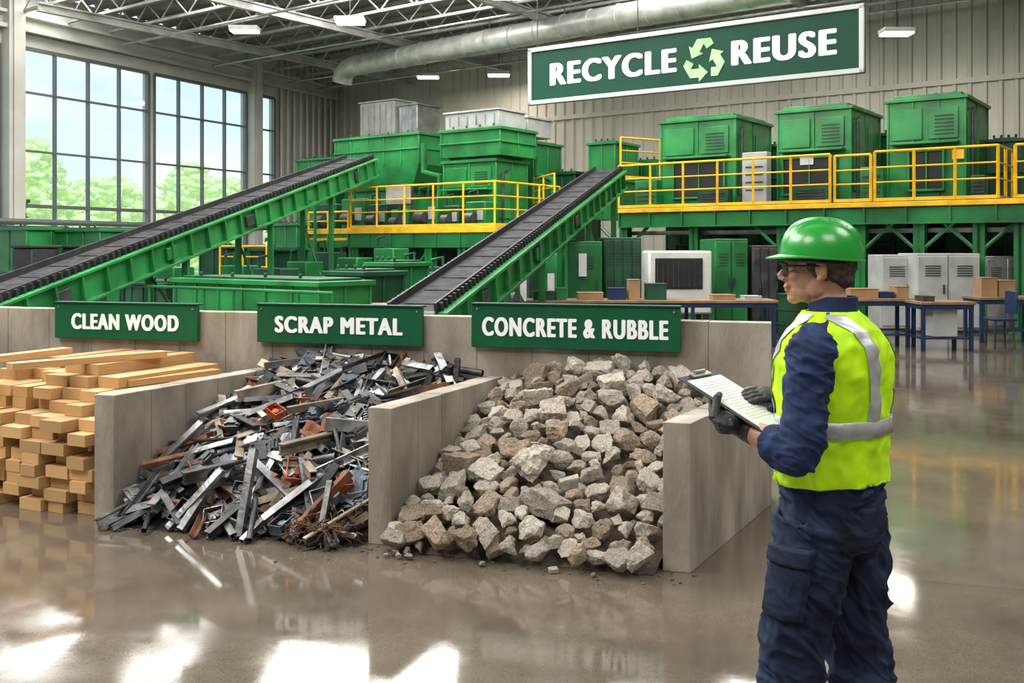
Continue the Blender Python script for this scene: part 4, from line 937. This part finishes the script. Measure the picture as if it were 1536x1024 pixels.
me=vox(g,.0038,1); me.materials.clear(); me.materials.append(SKIN)
for v_ in me.vertices: v_.co-=PB
person=bpy.data.objects.new('person',me); person.location=PB; link(person)
tag(person,'person in green hard hat and hi-vis vest holding a clipboard','person')
def pc(name,me,m,parent=person,label=None):
    me.materials.clear(); me.materials.append(m)
    for v_ in me.vertices: v_.co-=PB
    o=bpy.data.objects.new(name,me); o.parent=parent; link(o); tag(o,label); return o
def pg(name,g,m,parent=person,label=None,ang=40):
    o=bpy.data.objects.new(name,mesh(name,g,m,PB,True,ang)); o.parent=parent; link(o); tag(o,label); return o
def wr(amp,fx=9,fz=16,seed=0):
    def f(co):
        wq=noise.noise(co*3+V((seed,0,0)))
        q=V((co.x*fx+seed,co.y*fx,co.z*fz+co.x*9+wq*2)); a_=noise.noise(q); b_=noise.noise(q*1.9+V((3,0,0))); c_=noise.noise(q*3.7+V((0,7,0)))
        return amp*(max(0,1-abs(a_)*3.2)*1.2-.4+max(0,1-abs(b_)*3.5)*.55+c_*.35)
    return f
g=G(); torso(g,.012,1.0,1.55)
limb(g,[PL(0,.10,1.455),SL,SL.lerp(EL,.5)+V((0,-.002,0)),EL+V((.005,-.004,-.004)),EL.lerp(WLh,.5)],[.068,.073,.064,.059,.047])
limb(g,[PL(0,-.10,1.455),SRr,SRr.lerp(ER,.5),ER,ER.lerp(WR,.72)],[.068,.073,.064,.059,.048])
me=vox(g,.0045,3,wr(.009,7,16)); shirt=pc('work_shirt',me,NAVY2,label='navy long-sleeved work shirt')
g=G(); d_=(WLh-EL).normalized(); c=EL.lerp(WLh,.5); g.tube([c-d_*.03,c-d_*.01,c+d_*.008],[.049,.051,.049],20); pc('cuff',vox(g,.004,2,wr(.002,20,20)),NAVY2,shirt)
g=G()
rs=[]
for (u,rf,rl,fo) in ((1.525,.084,.098,-.005),(1.56,.073,.080,-.004),(1.600,.072,.076,-.006),(1.603,.066,.070,-.006),(1.55,.06,.065,-.004)):
    rs.append([PL(fo+rf*math.cos(t),rl*math.sin(t),u-.022*max(0,math.cos(t))) for t in [2*math.pi*j/28 for j in range(28)]])
g.ring(rs,False); pg('collar',g,NAVY2,shirt)
g=G(); rs=[]
for u,rf,rl in ((1.08,.138,.176),(1.0,.142,.184),(.94,.150,.192),(.88,.14,.19),(.84,.10,.16)):
    rs.append([PL(rf*math.cos(t)-.005,rl*math.sin(t),u) for t in [2*math.pi*j/28 for j in range(28)]])
g.ring(rs)
for lg in (LEGL,LEGR):
    q=[lg[0],lg[1],lg[2],lg[3],lg[4]-Z*.02]; limb(g,q,[.120,.106,.093,.092,.093])
me=vox(g,.0045,3,wr(.0125,7,11,4)); trousers=pc('work_trousers',me,NAVY,label='navy cargo work trousers')
def legc(lg,z):
    for a_,b_ in zip(lg,lg[1:]):
        if b_.z<=z<=a_.z: return a_.lerp(b_,(a_.z-z)/(a_.z-b_.z))
    return lg[0]
def patch(z0,z1,cdir,half,r0,off,lg,k=8):
    g=G(); th0=math.atan2(cdir.y,cdir.x); rs=[]
    for j in range(k+1):
        z=z0+(z1-z0)*j/k; c=legc(lg,z); e_=min(j,k-j)/k; bul=off*(1 if .0<e_ else .55)
        outer=[c+V((math.cos(th0+half*(-1+2*i/10)),math.sin(th0+half*(-1+2*i/10)),0))*(r0+(bul if 0<i<10 else bul*.5))for i in range(11)]
        inner=[c+V((math.cos(th0+half*(1-2*i/10)),math.sin(th0+half*(1-2*i/10)),0))*(r0-.02) for i in range(11)]
        rs.append([V((p.x,p.y,z)) for p in outer+inner])
    g.ring(rs); return g
cd=(L_v*.9+F_*.25)
pc('cargo_pocket',vox(patch(.655,.83,cd,.66,.106,.022,LEGL),.0035,1,wr(.003,14,20)),NAVY,trousers)
pc('pocket_flap',vox(patch(.815,.872,cd,.70,.110,.026,LEGL),.0035,1,wr(.002,14,20)),NAVY,trousers)
g=patch(.915,.985,(L_v*.35-F_*.9),.42,.152,.014,[PL(0,.0,1.1),PL(0,.0,.8)]); pc('back_pocket_flap',vox(g,.004,2),NAVY,trousers)
for lg in (LEGL,LEGR):
    f=lg[-1]; g=G(); g.tube([f+Z*.12,f+Z*.02,f-Z*.03],[.062,.06,.058],16); g.tube([V((f.x,f.y,.05))-F_*.075,V((f.x,f.y,.055))+F_*.05,V((f.x,f.y,.048))+F_*.16,V((f.x,f.y,.04))+F_*.19],[.05,.052,.05,.035],14); 
    bt=pc('work_boot',vox(g,.006,3),BOOT,label='brown leather work boot')
    g=G(); c=V((f.x,f.y,.012))+F_*.06; g.prism([(.14*math.cos(t),.052*math.sin(t)) for t in [2*math.pi*j/20 for j in range(20)]],c-Z*.012,F_,L_v,Z*.028); pg('boot_sole',g,BLK,bt)
def VS(t,u,off=0):
    rf,rl,fo=interp(TV,u); q=V((math.cos(t)*2.2,math.sin(t)*2.2,u*9)); wv=.006*noise.noise(q*1.7)+.005*noise.noise(q*3.6)+.006*max(0,1-abs(noise.noise(V((math.cos(t)*3,math.sin(t)*3,u*12+math.sin(t)*2))))*4)
    fl=.018*max(0,(1.14-u)/.12)*noise.noise(V((math.cos(t)*4,math.sin(t)*4,1)))
    return PL(fo+(rf+.006+off+wv+fl)*math.cos(t),(rl+.004+off+wv+fl)*math.sin(t),u)
g=G(); nu=128;nv=64; vs=[];fs=[]
U0,U1=1.045,1.558
for lay in (0,-.007):
    for j in range(nv+1):
        for i in range(nu): vs.append(VS(2*math.pi*i/nu,U0+(U1-U0)*j/nv-(.012*math.cos(2*math.pi*i/nu) if j==0 else 0),lay))
n0=(nv+1)*nu
for j in range(nv):
    for i in range(nu):
        k=(i+1)%nu; fs.append((j*nu+i,j*nu+k,(j+1)*nu+k,(j+1)*nu+i)); fs.append((n0+j*nu+i,n0+(j+1)*nu+i,n0+(j+1)*nu+k,n0+j*nu+k))
for j in (0,nv):
    for i in range(nu): k=(i+1)%nu; fs.append((j*nu+i,j*nu+k,n0+j*nu+k,n0+j*nu+i))
g.add(vs,fs); vest=pg('safety_vest',g,HIVIS,label='fluorescent yellow-green safety vest',ang=180)
UB=1.195
g=G()
rs=[]
for (u,o_) in ((UB,.002),(UB+.001,.006),(UB+.025,.006),(UB+.05,.006),(UB+.051,.002)): rs.append([VS(2*math.pi*i/nu,u,o_) for i in range(nu)])
g.ring(rs,False); pg('reflective_stripe',g,REFL,vest,ang=180)
for sg in (1,-1):
    for fb in (-1,1):
        rows=[]
        ub=(UB+.051 if fb<0 else 1.07)
        for j in range(31):
            u=ub+(1.552-ub)*j/30; rf,rl,fo=interp(TV,u); row=[]
            for q in range(5):
                l=min(.072+.045*q/4,rl*(.985))
                t=math.asin(max(-1,min(1,l/rl))); t=(math.pi-t if fb<0 else t)*sg
                row.append(VS(t,u,.006))
            rows.append(row)
        g=G(); g.add([p for r in rows for p in r],[(j*5+i,j*5+i+1,(j+1)*5+i+1,(j+1)*5+i) for j in range(30) for i in range(4)]); pg('reflective_stripe',g,REFL,vest,ang=180)
g=G(); g.ell(HP_(-.030,0,.012),(.087,.079,.078),MH,20,14); g.ell(HP_(-.06,0,-.025),(.048,.056,.045),MH)
for s_ in (1,-1): g.ell(HP_(.018,s_*.066,.012),(.016,.010,.03),MH)
pc('hair',vox(g,.004,1,wr(.002,60,60)),HAIR,label='short greying brown hair')
for s_ in (1,-1):
    g=G(); g.ell(HP_(.078,s_*.031,.0),(.0125,.0125,.0125),MH); pg('eye',g,WHITE)
    g=G(); g.ell(HP_(.089,s_*.032,.0),(.003,.005,.005),MH); pg('iris',g,DARK)
    g=G(); g.tube([HP_(.092,s_*.045,.024),HP_(.098,s_*.032,.029),HP_(.099,s_*.014,.026)],[.003,.005,.004],6); pg('eyebrow',g,HAIR)
hc=HP_(-.010,0,.030); MT=MH@Matrix.Rotation(math.radians(-4),3,'Y')
def HT(x,y,z): return hc+MT@V((x,y,z))
g=G(); nA=72;nB=24; vs=[];fs=[]
def dome(t,ph,ex=0):
    a_=.127;b_=.108;c_=.117
    x=a_*math.cos(t)*math.cos(ph)**.85;y=b_*math.sin(t)*math.cos(ph)**.85;z=c_*math.sin(ph)
    rd=0
    for y0,w_ in ((0,.013),(.040,.008),(-.040,.008)):
        if x>-.11: rd=max(rd,.010*math.exp(-((y-y0)/w_)**2)*min(1,max(0,math.sin(ph)*1.8-.35)))
    k=1+(rd+ex)/.12; return HT(x*k,y*k,z*k)
for lay in (0,-.004):
    for j in range(nB):
        for i in range(nA): vs.append(dome(2*math.pi*i/nA,math.pi/2*j/nB*.995,lay))
    vs.append(dome(0,math.pi/2,lay))
S=nB*nA+1
for lay in (0,1):
    o_=lay*S
    for j in range(nB-1):
        for i in range(nA): k=(i+1)%nA; fs.append((o_+j*nA+i,o_+j*nA+k,o_+(j+1)*nA+k,o_+(j+1)*nA+i))
    for i in range(nA): fs.append((o_+(nB-1)*nA+i,o_+(nB-1)*nA+(i+1)%nA,o_+nB*nA))
for i in range(nA): k=(i+1)%nA; fs.append((i,k,S+k,S+i))
g.add(vs,fs)
hat=pg('hard_hat',g,HAT,label='glossy green hard hat',ang=60)
rs=[]
for q,dz in ((.98,.004),(1.04,.002),(1.0,None)):
    row=[]
    for i in range(nA):
        t=2*math.pi*i/nA; fr=max(0,math.cos(t))**2.2; w_=.006+.036*fr
        ex=(0 if q<1 else w_) if dz is not None else w_
        x=(.125+ex)*math.cos(t);y=(.106+min(ex,.012+.01*fr))*math.sin(t)
        row.append(HT(x,y,(dz if dz is not None else -.003)-.35*(max(0,ex-.006))))
    rs.append(row)
rs.append([HT((.121)*math.cos(2*math.pi*i/nA),.103*math.sin(2*math.pi*i/nA),-.003) for i in range(nA)]); rs.append(rs[0])
g=G(); g.ring(rs,False); pg('brim',g,HAT,hat)
g=G(); g.tube([HT(.095*math.cos(t),.09*math.sin(t),-.012) for t in [2*math.pi*j/24 for j in range(25)]],.006,6); pg('headband',g,BLK,hat)
g=G(); 
for s_ in (1,-1): g.tube([HP_(-.012,s_*.083,.006),HP_(.03,s_*.077,.006),HP_(.075,s_*.066,.005),HP_(.093,s_*.052,.004)],[.003,.0035,.004,.004],6)
g.tube([HP_(.093,.052,.012),HP_(.106,.03,.014),HP_(.112,0,.012),HP_(.106,-.03,.014),HP_(.093,-.052,.012)],.0035,6)
gp=pg('safety_glasses',g,BLK,label='black-framed safety glasses')
for s_ in (1,-1):
    g=G(); pts=[(.050,.094),(.038,.102),(.024,.107),(.009,.110)]
    top=[HP_(x,s_*y,.012) for y,x in pts]; bot=[HP_(x-.004,s_*y*(1 if 0<i<3 else .95),-.018+(.006 if i in(0,3) else 0)) for i,(y,x) in enumerate(pts)]
    g.add(top+bot,[(i,i+1,5+i,4+i) for i in range(3)]); pg('lens',g,GLASSD,gp)
g=G(); hands(g,1.04,'L'); d_=(WLh-EL).normalized(); g.tube([WLh-d_*.045,WLh-d_*.01,WLh+d_*.01],[.038,.036,.033],14); pc('glove',vox(g,.0026,1,wr(.001,40,40)),GLOVE,label='black work glove gripping the clipboard edge')
g=G(); hands(g,1.04,'R'); d_=(WR-ER).normalized(); g.tube([WR-d_*.04,WR-d_*.01,WR+d_*.01],[.039,.036,.033],14); pc('glove',vox(g,.0026,1,wr(.001,40,40)),GLOVE,label='black work glove resting on the clipboard')
th=T('clipboard','black clipboard holding white printed sheets in gloved hands','clipboard',BC)
th.part('board',G().cb(BC,ba*.32,bb*.235,bn*.004),BLK,.001)
pp=th.part('paper',G().cb(BC-ba*.008+bn*.0035,ba*.28,bb*.205,bn*.002),PAPER)
g=G()
for i in range(16):
    ln=.16 if i%4 else .1; g.cb(BC+ba*(.105-.0135*i)+bn*.0048,ba*.0015,bb*ln,bn*.0004)
th.part('printed_lines',g,GREY,parent=pp)
g=G(); g.cb(BC+ba*.148+bn*.007,ba*.02,bb*.11,bn*.008); g.cyl(BC+ba*.155+bn*.014-bb*.03,BC+ba*.155+bn*.014+bb*.03,.006,n=10); th.part('clip',g,STEEL,.001)

# ---------------- light, world, camera
w=bpy.data.worlds.new('w'); sc.world=w; w.use_nodes=True; nt=w.node_tree; N=nt.nodes; L=nt.links; bg=N['Background']
tc=N.new('ShaderNodeTexCoord'); sx=N.new('ShaderNodeSeparateXYZ'); L.new(tc.outputs['Generated'],sx.inputs[0])
cr=N.new('ShaderNodeValToRGB'); cr.color_ramp.elements[0].position=0.; cr.color_ramp.elements[1].position=.5
cr.color_ramp.elements[0].color=(.80,.89,.98,1); cr.color_ramp.elements[1].color=(.34,.58,.95,1); L.new(sx.outputs[2],cr.inputs[0])
ns=N.new('ShaderNodeTexNoise'); ns.inputs['Scale'].default_value=5; ns.inputs['Detail'].default_value=6
mp=N.new('ShaderNodeMapping'); mp.inputs['Scale'].default_value=(1,1,3); L.new(tc.outputs['Generated'],mp.inputs[0]); L.new(mp.outputs[0],ns.inputs['Vector'])
c2=N.new('ShaderNodeValToRGB'); c2.color_ramp.elements[0].position=.42; c2.color_ramp.elements[1].position=.66; L.new(ns.outputs[0],c2.inputs[0])
mi=N.new('ShaderNodeMixRGB'); L.new(c2.outputs[0],mi.inputs[0]); L.new(cr.outputs[0],mi.inputs[1]); mi.inputs[2].default_value=(1,1,1,1); L.new(mi.outputs[0],bg.inputs[0]); bg.inputs[1].default_value=.98
def area(loc,size,sy,en,col=(1,.96,.9)):
    l=bpy.data.lights.new('a','AREA'); l.shape='RECTANGLE'; l.size=size; l.size_y=sy; l.energy=en; l.color=col; o=bpy.data.objects.new('added_fill_light',l); o.location=loc; link(o)  # unseen fill lamp added below a ceiling panel
for (x,y,sx_,sy_,en) in FILLS: area((x,y,CEIL-.16),sx_,sy_,en)
l=bpy.data.lights.new('sun','SUN'); l.energy=1.6; l.angle=.05; l.color=(1,.95,.85); o=bpy.data.objects.new('sun',l); o.rotation_euler=(math.radians(48),0,math.radians(25)); link(o)
cam=bpy.data.cameras.new('cam'); co=bpy.data.objects.new('camera',cam); link(co); co.location=(0,0,CH); co.rotation_euler=(math.pi/2,0,0)
cam.sensor_width=36; cam.lens=FO/1536*36; cam.shift_y=-(512-HZ)/1536; cam.clip_end=400
sc.camera=co
sc.view_settings.view_transform='Standard'
sc.view_settings.exposure=.5
